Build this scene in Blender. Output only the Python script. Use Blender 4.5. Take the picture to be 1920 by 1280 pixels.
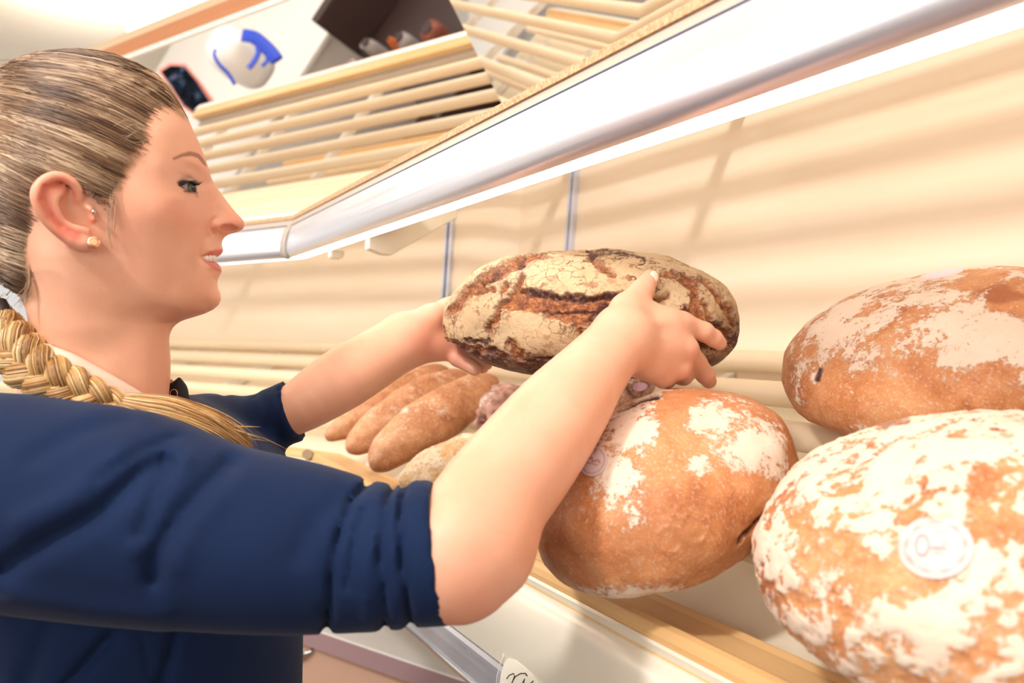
import bpy, math, random
import numpy as np
from mathutils import Vector, Matrix
for _o in list(bpy.data.objects): bpy.data.objects.remove(_o, do_unlink=True)
S = bpy.context.scene; COL = S.collection
# ------------------------------------------------------------------ camera
H = 1.41; F = 1493.0; ROLL = 0.016
CAM_R = np.array([math.cos(ROLL), 0, math.sin(ROLL)]); CAM_U = np.array([-math.sin(ROLL), 0, math.cos(ROLL)])
cam = bpy.data.cameras.new('camera'); camo = bpy.data.objects.new('camera', cam); COL.objects.link(camo)
camo.matrix_world = Matrix(((CAM_R[0], CAM_U[0], 0, 0), (0, 0, -1, 0), (CAM_R[2], CAM_U[2], 0, H), (0, 0, 0, 1)))
cam.lens = 28; cam.sensor_width = 36; cam.clip_start = .02
cam.dof.use_dof = True; cam.dof.focus_distance = .80; cam.dof.aperture_fstop = 5.0
S.camera = camo
def P(px, py, Y):
    "world point at pixel px,py of the 1920x1280 frame and distance Y"
    v = np.array([0, 1.0, 0]) + (px-960)/F*CAM_R - (py-640)/F*CAM_U
    return v*Y + np.array([0, 0, H])
# ------------------------------------------------------------------ world, lights, exposure
S.view_settings.view_transform = 'Standard'; S.view_settings.look = 'None'
S.view_settings.gamma = 1; S.view_settings.use_curve_mapping = False
S.view_settings.exposure = -0.06
w = bpy.data.worlds.new('world'); S.world = w; w.use_nodes = True
w.node_tree.nodes['Background'].inputs[0].default_value = (1, .97, .93, 1)
w.node_tree.nodes['Background'].inputs[1].default_value = .80
def area(name, loc, to, size, power, col, sy=None, spread=180):
    l = bpy.data.lights.new(name, 'AREA'); l.energy = power; l.color = col; l.size = size
    if sy: l.shape = 'RECTANGLE'; l.size_y = sy
    l.spread = math.radians(spread)
    o = bpy.data.objects.new(name, l); COL.objects.link(o); o.location = loc
    o.rotation_euler = (Vector(to)-Vector(loc)).to_track_quat('-Z', 'Y').to_euler(); return o
area('ceiling_spot_light', (-.95, -.35, 2.55), (.35, 1.1, 1.4), .16, 24, (1, .97, .93))
area('ceiling_panel_light', (-.4, .2, 2.66), (-.4, .2, 0), 1.3, 9, (1, .96, .91), 1.3)
area('added_ceiling_fill', (-.9, -1.3, 1.9), (-1.0, 1.4, 2.7), 1.4, 20, (1, .96, .9), 1.2)  # added uplight without a fixture, brightens the ceiling
area('added_counter_fill', (-3.2, 2.4, 2.66), (-3.2, 2.6, 0), 1.2, 26, (1, .97, .94), 1.2)  # added fill, whitens the counter reflected in the mirror
area('added_aisle_fill', (-2.3, 1.0, 2.0), (-.2, 2.0, .9), 1.0, 20, (1, .96, .9), 1.0)  # added fill from the left for the worktop and left shelves
area('added_near_side_fill', (-2.0, -1.7, 2.0), (0, .9, 1.3), 1.6, 8, (1, .98, .96), 1.2)  # added fill, no window modelled; lifts the face and near sleeve
# ------------------------------------------------------------------ helpers
def rgb(r, g, b):
    f = lambda c: ((c/255)/12.92 if c/255 <= .04045 else ((c/255+.055)/1.055)**2.4)
    return (f(r), f(g), f(b), 1)
class NT:
    "small node-tree builder"
    def __init__(s, name, **kw):
        s.m = bpy.data.materials.new(name); s.m.use_nodes = True; s.t = s.m.node_tree
        s.b = s.t.nodes['Principled BSDF']
        for k, v in kw.items(): s.b.inputs[k.replace('_', ' ')].default_value = v
    def n(s, typ, **kw):
        x = s.t.nodes.new('ShaderNode'+typ)
        for k, v in kw.items():
            if k.startswith('i_'):
                key = k[2:]; x.inputs[int(key) if key.isdigit() else key.replace('_', ' ')].default_value = v
            else: setattr(x, k, v)
        return x
    def l(s, a, b): s.t.links.new(a, b)
    def coords(s, scale=(1, 1, 1), kind='Object', rot=(0, 0, 0)):
        c = s.n('TexCoord'); m = s.n('Mapping'); m.inputs['Scale'].default_value = scale; m.inputs['Rotation'].default_value = rot
        s.l(c.outputs[kind], m.inputs[0]); return m.outputs[0]
    def noise(s, vec, scale, detail=4, rough=.55, dist=0):
        x = s.n('TexNoise', i_Scale=scale, i_Detail=detail, i_Roughness=rough, i_Distortion=dist); s.l(vec, x.inputs['Vector']); return x.outputs[0]
    def ramp(s, fac, stops):
        x = s.n('ValToRGB'); e = x.color_ramp.elements
        while len(e) < len(stops): e.new(.5)
        for k, (p, c) in enumerate(stops): e[k].position = p; e[k].color = c
        s.l(fac, x.inputs[0]); return x.outputs[0]
    def mix(s, fac, a, b, typ='MIX'):
        x = s.n('Mix', data_type='RGBA', blend_type=typ)
        for sock, v in ((x.inputs[0], fac), (x.inputs[6], a), (x.inputs[7], b)):
            if isinstance(v, bpy.types.NodeSocket): s.l(v, sock)
            else: sock.default_value = v
        return x.outputs[2]
    def math(s, op, a, b=0.0, c=0.0, clamp=False):
        x = s.n('Math', operation=op, use_clamp=clamp)
        for k, v in enumerate((a, b, c)):
            if isinstance(v, bpy.types.NodeSocket): s.l(v, x.inputs[k])
            else: x.inputs[k].default_value = v
        return x.outputs[0]
    def mr(s, v, a, b, c=0.0, d=1.0, smooth=True):
        x = s.n('MapRange', interpolation_type='SMOOTHSTEP' if smooth else 'LINEAR')
        s.l(v, x.inputs[0])
        for k, q in enumerate((a, b, c, d)): x.inputs[k+1].default_value = q
        return x.outputs[0]
    def attr(s, name): return s.n('Attribute', attribute_name=name)
    def base(s, sock): s.l(sock, s.b.inputs['Base Color'])
    def bump(s, h, strength=.3, dist=.002):
        x = s.n('Bump'); x.inputs['Strength'].default_value = strength; x.inputs['Distance'].default_value = dist
        s.l(h, x.inputs['Height']); s.l(x.outputs[0], s.b.inputs['Normal']); return x
def plain(name, col, rough=.5, **kw):
    t = NT(name, **kw); t.b.inputs['Base Color'].default_value = col; t.b.inputs['Roughness'].default_value = rough
    return t.m
def mesh_obj(name, v, f, mat=None, parent=None, smooth=False, auto=None):
    me = bpy.data.meshes.new(name)
    v = np.asarray(v, dtype=float)
    me.from_pydata([tuple(x) for x in v], [], [tuple(int(i) for i in q) for q in f]); me.validate()
    if smooth: me.polygons.foreach_set('use_smooth', [True]*len(me.polygons))
    if auto is not None: me.set_sharp_from_angle(angle=math.radians(auto))
    if mat: me.materials.append(mat)
    o = bpy.data.objects.new(name, me); COL.objects.link(o)
    if parent: o.parent = parent; o.matrix_parent_inverse = Matrix.Identity(4)
    return o
def fast_mesh(name, v, quads, mat=None, parent=None, smooth=True):
    me = bpy.data.meshes.new(name); v = np.asarray(v, np.float32); quads = np.asarray(quads, np.int32)
    k = quads.shape[1]; me.vertices.add(len(v)); me.vertices.foreach_set('co', v.ravel())
    me.loops.add(quads.size); me.loops.foreach_set('vertex_index', quads.ravel())
    me.polygons.add(len(quads)); me.polygons.foreach_set('loop_start', np.arange(len(quads), dtype=np.int32)*k)
    me.polygons.foreach_set('use_smooth', np.full(len(quads), smooth)); me.update(calc_edges=True); me.validate()
    if mat: me.materials.append(mat)
    o = bpy.data.objects.new(name, me); COL.objects.link(o)
    if parent: o.parent = parent
    return o
def fattr(o, name, arr):
    a = o.data.attributes.new(name, 'FLOAT', 'POINT'); a.data.foreach_set('value', np.asarray(arr, np.float32).ravel())
def tag(o, label=None, cat=None, group=None, kind=None):
    if label: o['label'] = label
    if cat: o['category'] = cat
    if group: o['group'] = group
    if kind: o['kind'] = kind
    return o
def empty(name, loc=(0, 0, 0)):
    "an Empty at the base of a thing; children are given in world space"
    o = bpy.data.objects.new(name, None); COL.objects.link(o); o.location = loc; o.empty_display_size = .05; return o
def adopt(parent, o):
    o.parent = parent; o.matrix_parent_inverse = Matrix.Translation(-Vector(parent.location)); return o
def bevel(o, w=.002, seg=2):
    m = o.modifiers.new('bevel', 'BEVEL'); m.width = w; m.segments = seg; m.limit_method = 'ANGLE'; m.angle_limit = math.radians(35); return o
def box_mesh(name, c, ax, ay, az, mat, parent=None, bev=.002):
    c, ax, ay, az = map(np.array, (c, ax, ay, az))
    v = [c+i*ax+j*ay+k*az for k in (-1, 1) for j in (-1, 1) for i in (-1, 1)]
    f = [(0, 2, 3, 1), (4, 5, 7, 6), (0, 1, 5, 4), (2, 6, 7, 3), (0, 4, 6, 2), (1, 3, 7, 5)]
    if np.dot(np.cross(ax, ay), az) < 0: f = [q[::-1] for q in f]
    o = mesh_obj(name, v, f, mat)
    if bev: bevel(o, bev)
    if parent: adopt(parent, o)
    return o
def tube(pts, rad, seg=10, closed_ends=True, flat=None):
    "verts, faces of a tube along pts with radius per point"
    pts = np.asarray(pts, float); n = len(pts); rad = np.broadcast_to(rad, (n,)) if np.ndim(rad) < 2 else rad
    T = np.gradient(pts, axis=0); T /= np.linalg.norm(T, axis=1)[:, None]+1e-12
    up = np.array([0, 0, 1.0]) if abs(T[0][2]) < .9 else np.array([1.0, 0, 0])
    v = []; N = np.cross(T[0], up); N /= np.linalg.norm(N)
    for i in range(n):
        N = N-np.dot(N, T[i])*T[i]; N /= np.linalg.norm(N); B = np.cross(T[i], N)
        for k in range(seg):
            a = 2*math.pi*k/seg; v.append(pts[i]+rad[i]*(math.cos(a)*N+math.sin(a)*B*(flat or 1)))
    f = [(i*seg+k, i*seg+(k+1) % seg, (i+1)*seg+(k+1) % seg, (i+1)*seg+k) for i in range(n-1) for k in range(seg)]
    if closed_ends: f += [tuple(range(seg))[::-1], tuple((n-1)*seg+k for k in range(seg))]
    return v, f
def joinvf(parts):
    V = []; Fc = []
    for v, f in parts:
        b = len(V); V += list(v); Fc += [tuple(i+b for i in q) for q in f]
    return V, Fc
# ------------------------------------------------------------------ the two shelf units: frames of reference
A1 = math.radians(29.0); A2 = math.radians(54.0)
D1 = np.array([-math.sin(A1), math.cos(A1), 0]); N1 = np.array([math.cos(A1), math.sin(A1), 0])
D2 = np.array([-math.sin(A2), math.cos(A2), 0]); N2 = np.array([math.cos(A2), math.sin(A2), 0])
TH = math.tan((A2-A1)/2)
def m1(u): return 1.573+TH*(u-.42)                    # where the mitre lies along the right unit
def U1(u, s, v): return u*N1+s*D1+np.array([0, 0, H+v])
_W = U1(.42, m1(.42), 0); OFF = float(_W@N2)-.42       # same profile, shifted, in the left unit
def U2(u, s, v): return (u+OFF)*N2+s*D2+np.array([0, 0, H+v])
def m2(u): return float(U1(u, m1(u), 0)@D2)
ZZ0 = np.array([0, 0, 1.0]); S1N = -.75; S2F = 3.1
def extr(name, prof, unit, mat, parent=None, s_lo=None, s_hi=None, smooth=False, auto=None, nseg=1):
    """extrude a closed (u,v) profile along a unit; s_lo/s_hi None = outer end / mitre"""
    rings = []
    for t in np.linspace(0, 1, nseg+1):
        ring = []
        for (u, v) in prof:
            if unit == 1:
                lo = S1N if s_lo is None else s_lo; hi = m1(u) if s_hi is None else s_hi; ring.append(U1(u, lo+(hi-lo)*t, v))
            else:
                lo = m2(u) if s_lo is None else s_lo; hi = S2F if s_hi is None else s_hi; ring.append(U2(u, lo+(hi-lo)*t, v))
        rings.append(ring)
    n = len(prof); V = [p for r in rings for p in r]
    f = [(i*n+k, i*n+(k+1) % n, (i+1)*n+(k+1) % n, (i+1)*n+k) for i in range(nseg) for k in range(n)]
    f += [tuple(range(n))[::-1], tuple(nseg*n+k for k in range(n))]
    if name is None: return V, f
    o = mesh_obj(name, V, f, mat, smooth=smooth, auto=auto)
    bm_fix(o)
    if parent: adopt(parent, o)
    return o
import bmesh
def bm_fix(o):
    bm = bmesh.new(); bm.from_mesh(o.data); bmesh.ops.recalc_face_normals(bm, faces=bm.faces); bm.to_mesh(o.data); bm.free(); return o
def circ(u, v, r, n=14): return [(u+r*math.cos(2*math.pi*k/n), v+r*math.sin(2*math.pi*k/n)) for k in range(n)]
# ------------------------------------------------------------------ materials of the setting
def wood(name, c1, c2, ang, scale=1.0, rough=.42, grain=1.0):
    t = NT(name, Roughness=rough)
    vec = t.coords((1, 1, 1), 'Object', (0, 0, -ang))
    m = t.n('Mapping'); m.inputs['Scale'].default_value = (38*scale, 1.6*scale, 38*scale); t.l(vec, m.inputs[0])
    n1_ = t.noise(m.outputs[0], 1.0, 5, .6, .6)
    n2_ = t.noise(m.outputs[0], .22, 3, .5, .3)
    c = t.ramp(t.math('ADD', t.math('MULTIPLY', n1_, .55*grain), t.math('MULTIPLY', n2_, .6)), [(.35, c1), (.75, c2)])
    t.base(c); t.bump(n1_, .12, .001); return t.m
M = {}
for k, a in ((1, A1), (2, A2)):
    M['slat%d' % k] = wood('beech_rod_wood_%d' % k, rgb(244, 226, 198), rgb(232, 206, 170), a)
    M['board%d' % k] = wood('oiled_beech_board_%d' % k, rgb(236, 200, 146), rgb(218, 168, 108), a, 1.2, .35)
M['trim'] = wood('reddish_beech_trim', rgb(225, 165, 120), rgb(205, 135, 95), A2)
t = NT('brushed_aluminium', Metallic=.72, Roughness=.32); t.b.inputs['Base Color'].default_value = rgb(232, 234, 244)
v_ = t.coords((3, 3, 420)); t.l(t.mr(t.noise(v_, 1, 3), .2, .8, .26, .40), t.b.inputs['Roughness']); M['alu'] = t.m
t = NT('champagne_aluminium_rail', Metallic=.12, Roughness=.3); t.b.inputs['Base Color'].default_value = rgb(244, 236, 218); M['rail'] = t.m
M['chrome'] = plain('polished_steel_edge', rgb(205, 210, 218), .12, Metallic=1.0)
M['white'] = plain('white_lacquer', rgb(246, 243, 238), .35)
M['cream'] = plain('cream_laminate', rgb(240, 228, 204), .4)
M['endcap'] = plain('grey_beige_plastic', rgb(190, 178, 165), .5)
t = NT('chipboard_edge', Roughness=.7); t.base(t.ramp(t.noise(t.coords(), 240, 4, .7), [(.35, rgb(196, 140, 100)), (.65, rgb(236, 192, 152))])); M['chip'] = t.m
M['gap'] = plain('dark_blue_grey_seam', rgb(60, 66, 100), .6)
M['mirror'] = plain('mirror_silver', (.93, .93, .93, 1), .01, Metallic=1.0)
t = NT('tube_diffuser'); t.b.inputs['Base Color'].default_value = (1, .97, .9, 1)
t.b.inputs['Emission Color'].default_value = (1, .96, .90, 1); t.b.inputs['Emission Strength'].default_value = 5.2; M['tube'] = t.m
t = NT('warm_wall_laminate', Roughness=.38)
v_ = t.coords((2.5, 2.5, 30)); t.base(t.ramp(t.noise(v_, 1, 4), [(.3, rgb(248, 232, 209)), (.7, rgb(244, 223, 195))])); M['wall'] = t.m
t = NT('ceiling_paint', Roughness=.9); t.base(t.ramp(t.noise(t.coords(), 3), [(.3, rgb(250, 242, 228)), (.7, rgb(246, 236, 220))])); M['ceil'] = t.m
t = NT('floor_tiles', Roughness=.35)
br = t.n('TexBrick', offset=0.0, i_Scale=1.7, i_Mortar_Size=.01); br.inputs['Color1'].default_value = rgb(120, 84, 66); br.inputs['Color2'].default_value = rgb(100, 70, 56); br.inputs['Mortar'].default_value = rgb(60, 50, 46)
br.inputs['Brick Width'].default_value = .5; br.inputs['Row Height'].default_value = .5; t.l(t.coords(), br.inputs[0]); t.base(br.outputs[0]); M['floor'] = t.m
# ------------------------------------------------------------------ room shell
def struct(o): o['kind'] = 'structure'; return o
struct(mesh_obj('floor', [(-5, -4, 0), (3.2, -4, 0), (3.2, 5, 0), (-5, 5, 0)], [(0, 1, 2, 3)], M['floor']))
struct(mesh_obj('ceiling', [(-5, -4, 2.72), (3.2, -4, 2.72), (3.2, 5, 2.72), (-5, 5, 2.72)], [(3, 2, 1, 0)], M['ceil']))
LEAN = math.tan(math.radians(4))
UW = .935
def wallprof(): return [(UW-.02-1.4*LEAN, -H+.001), (UW-.02+.56*LEAN-0, .56), (UW+.56*LEAN, .56), (UW+.06+1.3*LEAN, 1.30), (UW+.12+1.3*LEAN, 1.30), (UW+.12-1.4*LEAN, -H+.001)]
def wall_strip(name, unit, mat):
    pr = [(UW-H*LEAN, -H), (UW+1.3*LEAN, 1.309), (UW+1.3*LEAN+.06, 1.309), (UW-H*LEAN+.06, -H)]
    return struct(extr(name, pr, unit, mat))
wall_strip('wall_right', 1, M['wall']); wall_strip('wall_left', 2, M['wall'])
# uprights: slotted metal channels on the back walls
M['post'] = plain('satin_steel_upright', rgb(214, 218, 232), .35, Metallic=.3)
M['slot'] = plain('dark_slot', rgb(140, 142, 165), .5)
def upright(unit, s, label):
    Un = U1 if unit == 1 else U2; Dn = D1 if unit == 1 else D2
    up = Un(UW+LEAN, s, 1)-Un(UW, s, 0); up /= np.linalg.norm(up)
    Nn = N1 if unit == 1 else N2
    nn = np.cross(up, Dn); nn /= np.linalg.norm(nn)
    if nn@Nn > 0: nn = -nn
    c = Un(UW+.05*LEAN, s, .05)+nn*.006
    e = empty('shelf_upright', Un(UW-.37*LEAN, s, -.37)+nn*.01)
    for sg in (-1, 1): box_mesh('flange', c+sg*Dn*.0085, Dn*.0035, nn*.006, up*.42, M['post'], e, .001)
    box_mesh('slot_strip', c-nn*.003, Dn*.005, nn*.003, up*.42, M['slot'], e, 0)
    tag(e, label, 'shelf upright'); return e
def s_at(px, unit):   # where a vertical at that pixel column stands along a back wall
    r = np.array([(px-960)/F, 1.0, 0]); Nn, Dn, u = (N1, D1, UW) if unit == 1 else (N2, D2, UW+OFF)
    Y = u/(r@Nn); return float((r*Y)@Dn)
upright(1, s_at(1058, 1), 'narrow steel upright on the wall right of the corner, above the held loaf')
upright(2, s_at(833, 2), 'narrow steel upright on the wall left of the corner, behind the left hand')
struct(mesh_obj('trim_1', *[q for q in extr(None, [(UW+.1*LEAN-.002, .0), (UW+.55*LEAN-.002, .5), (UW+.55*LEAN+.01, .5), (UW+.1*LEAN+.01, 0)], 1, None, s_lo=m1(UW)-.004)], M['slot']))
# ------------------------------------------------------------------ shelves
VF = -.232; VB = -.012; SL = (VB-VF)/(UW-.02-.42)      # lower shelf: front lip low, back at eye level
def shelf(unit, dv, which):
    e = empty('slatted_bread_shelf', (U1 if unit == 1 else U2)(.42, .8 if unit == 1 else 2.2, VF+dv-.14))
    sm, bm_ = M['slat%d' % unit], M['board%d' % unit]
    rods = []
    us = [.895-.088*k for k in range(5)]
    for u in us: rods.append(extr(None, circ(u, VF+dv+SL*(u-.42)-.003, .0170, 18), unit, None))
    V, f = joinvf(rods); o = mesh_obj('slat_rods', V, f, sm, smooth=True, auto=40); bm_fix(o); adopt(e, o)
    # front board with its rounded lip
    b0 = VF+dv
    if dv:
        extr('white_rail', [(.3765, b0+.0060), (.3775, b0+.0066), (.402, b0+.0190), (.402, b0+.0060)], unit, M['white'], e)
        extr('recess_strip', [(.440, b0-.020), (.440, b0-.012), (.462, b0-.012), (.462, b0-.020)], unit, M['endcap'], e)
    pr = [(.403, b0-.010), (.403, b0+.017), (.405, b0+.019), (.436, b0+.022), (.439, b0+.020), (.439, b0-.010)] if dv else [(.418, b0-.030), (.418, b0-.004), (.421, b0+.003), (.428, b0+.005), (.437, b0-.001), (.446, b0-.004), (.474, b0-.004), (.482, b0-.001), (.488, b0-.008), (.488, b0-.030)]
    bevel(extr('front_board', pr, unit, bm_, e), .0015)
    if dv == 0:
        pr = [(.4175, b0-.018), (.4135, b0-.010), (.4160, b0-.008), (.4185, b0-.012)]
        extr('lip_strip', pr, unit, M['chrome'] if False else M['rail'], e)
        # price rail: curved champagne face, grey mirror-like channel below
        pts = [(.414, b0-.020), (.404, b0-.028), (.398, b0-.045), (.395, b0-.066), (.3945, b0-.086), (.3955, b0-.102)]
        back = [(p[0]+.004, p[1]) for p in pts][::-1]
        extr('price_rail', pts+back, unit, M['rail'], e, smooth=True, auto=60)
        extr('label_channel', [(.3945, b0-.1035), (.3925, b0-.108), (.3885, b0-.137), (.3925, b0-.138), (.4, b0-.104)], unit, M['alu'], e)
        extr('channel_edge', circ(.3875, b0-.140, .0035, 8), unit, M['chrome'], e, smooth=True)
        # cream tray under the rods
        extr('tray', [(.45, b0-.036), (.91, b0-.036+SL*.40), (.91, b0-.042+SL*.40), (.45, b0-.042)], unit, M['cream'], e)
    # cross bearers under the rods
    parts = []
    for s in ((-.45, .25, .95, 1.45) if unit == 1 else (2.0, 2.45, 2.9)):
        Un = U1 if unit == 1 else U2; s_ = s if unit == 1 else s
        extr('bearer', [(.49, b0-.035), (.49, b0-.008), (.93, b0-.008+SL*.44), (.93, b0-.035+SL*.44)], unit, M['white'], e, s_lo=s_-.009, s_hi=s_+.009)
    return e
tag(shelf(1, 0, 'right'), 'lower slatted beech shelf with metal price rail, carrying the big round loaves', 'bread shelf')
tag(shelf(2, 0, 'left'), 'lower slatted shelf left of the corner, seen between chin and far arm', 'bread shelf')
DU = .465
tag(shelf(1, DU, 'right'), 'upper slatted shelf above the long silver light strip', 'bread shelf')
tag(shelf(2, DU, 'left'), 'upper slatted shelf left of the corner, its pale underside beside the nose', 'bread shelf')
# ------------------------------------------------------------------ light strips
def strip(unit, label):
    e = empty('strip_light', (U1 if unit == 1 else U2)(.40, .8 if unit == 1 else 2.2, .15))
    pr = [(.3705, .154), (.3640, .1565), (.3595, .163), (.3580, .172), (.3590, .184), (.3625, .198), (.3675, .211), (.3705, .2165), (.40, .2165), (.43, .20), (.435, .170), (.43, .168), (.40, .168), (.372, .160)]
    extr('housing', pr, unit, M['alu'], e, smooth=True, auto=35)
    extr('seam', [(.3712, .2165), (.3712, .2190), (.43, .2190), (.43, .2165)], unit, M['gap'], e)
    extr('top_rebate', [(.3712, .2190), (.3770, .2310), (.44, .2310), (.44, .2190)], unit, M['endcap'], e)
    extr('chipboard_edge', [(.3740, .2311), (.3740, .2385), (.42, .2385), (.42, .2311)], unit, M['chip'], e)
    extr('diffuser', [(.3735, .1545), (.3735, .1590), (.4060, .1650), (.4060, .1590), (.39, .1548)], unit, M['tube'], e, smooth=True, auto=50)
    tag(e, label, 'light'); return e
sl1 = strip(1, 'long silver light strip with glowing lower edge, running over the loaves')
sl2 = strip(2, 'short stretch of white-lit light strip left of the corner, behind the mouth')
# corner cover of the housing
ring = [(.3685, .152), (.3600, .155), (.3560, .162), (.3543, .172), (.3553, .186), (.3590, .200), (.3650, .213), (.3690, .2185)]
V = []
for (u, v) in ring: V += [U1(u, m1(u)-.012, v), U1(u, m1(u), v), U2(u, m2(u)+.008, v)]
f = []
for i in range(len(ring)-1):
    for j in range(2): a = i*3+j; f.append((a, a+1, a+4, a+3))
o = mesh_obj('corner_cover', V, f, M['endcap'], smooth=True); so = o.modifiers.new('s', 'SOLIDIFY'); so.thickness = -.003; adopt(sl1, o)
# support arms under the light strips
for (sv, ln) in ((1.28, .16), (1.50, .045)):
    e = empty('shelf_bracket', U1(.42, sv, .12))
    V, f = extr(None, [(.43, .168), (.43, .150), (.455, .142), (.47, .142), (.43+ln, .215), (.43+ln, .235)] if ln > .1 else [(.43, .168), (.43, .154), (.45, .152), (.456, .158), (.456, .168)], 1, None, s_lo=sv-.011, s_hi=sv+.011)
    o = mesh_obj('arm', V, f, M['cream']); bm_fix(o); bevel(o, .002); adopt(e, o)
    tag(e, 'cream support bracket under the light strip near the corner' if ln > .1 else 'tiny bracket stub under the light strip right at its corner cover', 'bracket')
# ------------------------------------------------------------------ mirrors leaning forward over the upper shelves
T = math.radians(38); MB_ = (.958, .482); ML = .475
def mirror(unit, label):
    e = empty('tilted_mirror', (U1 if unit == 1 else U2)(.89, .8 if unit == 1 else 2.3, .46))
    q = (MB_[0]-ML*math.sin(T), MB_[1]+ML*math.cos(T)); nx, nz = math.cos(T), math.sin(T)
    extr('mirror_glass', [MB_, q, (q[0]+.005*nx, q[1]+.005*nz), (MB_[0]+.005*nx, MB_[1]+.005*nz)], unit, M['mirror'], e)
    b = .0055
    extr('backing', [(MB_[0]+b*nx, MB_[1]+b*nz), (q[0]+b*nx, q[1]+b*nz), (q[0]+.02*nx, q[1]+.02*nz), (MB_[0]+.02*nx, MB_[1]+.02*nz)], unit, M['white'], e)
    # top trim: white fillet, reddish board, pale edge
    a = (q[0]-.006, q[1]-.002)
    extr('white_fillet', [a, (a[0]-.004, a[1]+.012), (a[0]+.02, a[1]+.02), (a[0]+.02, a[1])], unit, M['white'], e)
    extr('top_board', [(a[0]-.004, a[1]+.012), (a[0]-.026, a[1]+.040), (a[0]+.02, a[1]+.055), (a[0]+.03, a[1]+.012)], unit, M['trim'], e)
    extr('top_edge', [(a[0]-.026, a[1]+.040), (a[0]-.040, a[1]+.054), (a[0]+.02, a[1]+.075), (a[0]+.02, a[1]+.055)], unit, M['slat2'], e)
    tag(e, label, 'mirror'); return e
mirror(1, 'tilted mirror panel at the top right of the corner, showing slat ends'); mirror(2, 'tilted mirror panel above the face, reflecting slats and the shop')
cv = U2(.70, 2.3, 1.02); area('added_wall_fill', tuple(cv), tuple(cv+N2*.5+ZZ0*.6), .12, 30, (1, .95, .86), 1.8).rotation_euler.rotate_axis('Z', math.pi/2)  # added area light, no real cove; brightens the wall above the mirror
# ------------------------------------------------------------------ numeric noise
_rs = np.random.RandomState(7); _LAT = _rs.rand(64, 64, 64).astype(np.float32)
def vnoise(p):
    p = np.asarray(p, np.float32); i = np.floor(p).astype(np.int32); f = p-i; f = f*f*(3-2*f); i &= 63; j = (i+1) & 63
    x0, y0, z0 = i.T; x1, y1, z1 = j.T; fx, fy, fz = f.T; L = _LAT
    a = L[x0, y0, z0]*(1-fx)+L[x1, y0, z0]*fx; b = L[x0, y1, z0]*(1-fx)+L[x1, y1, z0]*fx
    c = L[x0, y0, z1]*(1-fx)+L[x1, y0, z1]*fx; d = L[x0, y1, z1]*(1-fx)+L[x1, y1, z1]*fx
    return (a*(1-fy)+b*fy)*(1-fz)+(c*(1-fy)+d*fy)*fz
def fbm(p, s, o=4, g=.55, seed=0.0):
    t = 0; a = 1; n = 0; p = np.asarray(p)*s+seed*3.7+11.3
    for k in range(o): t = t+a*vnoise(p); n += a; a *= g; p = p*2.03+5.1
    return t/n
def sst(x, a, b):
    t = np.clip((x-a)/(b-a+1e-9), 0, 1); return t*t*(3-2*t)
def project(p):
    q = np.asarray(p)-np.array([0, 0, H]); return 960+F*(q@CAM_R)/q[:, 1], 640-F*(q@CAM_U)/q[:, 1]
def pdist(X, Y, poly, closed=False):
    "distance from points to a polyline, and (closed) inside test"
    poly = np.array(poly, float); n = len(poly); d = np.full(X.shape, 1e9); ins = np.zeros(X.shape, bool)
    for k in range(n if closed else n-1):
        a = poly[k]; b = poly[(k+1) % n]; e = b-a; L = e@e+1e-9
        t = np.clip(((X-a[0])*e[0]+(Y-a[1])*e[1])/L, 0, 1)
        d = np.minimum(d, np.hypot(X-a[0]-t*e[0], Y-a[1]-t*e[1]))
        if closed:
            c = ((a[1] > Y) != (b[1] > Y)); ins ^= c & (X < (b[0]-a[0])*(Y-a[1])/(b[1]-a[1]+1e-12)+a[0])
    return (np.where(ins, -d, d)) if closed else d
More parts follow.
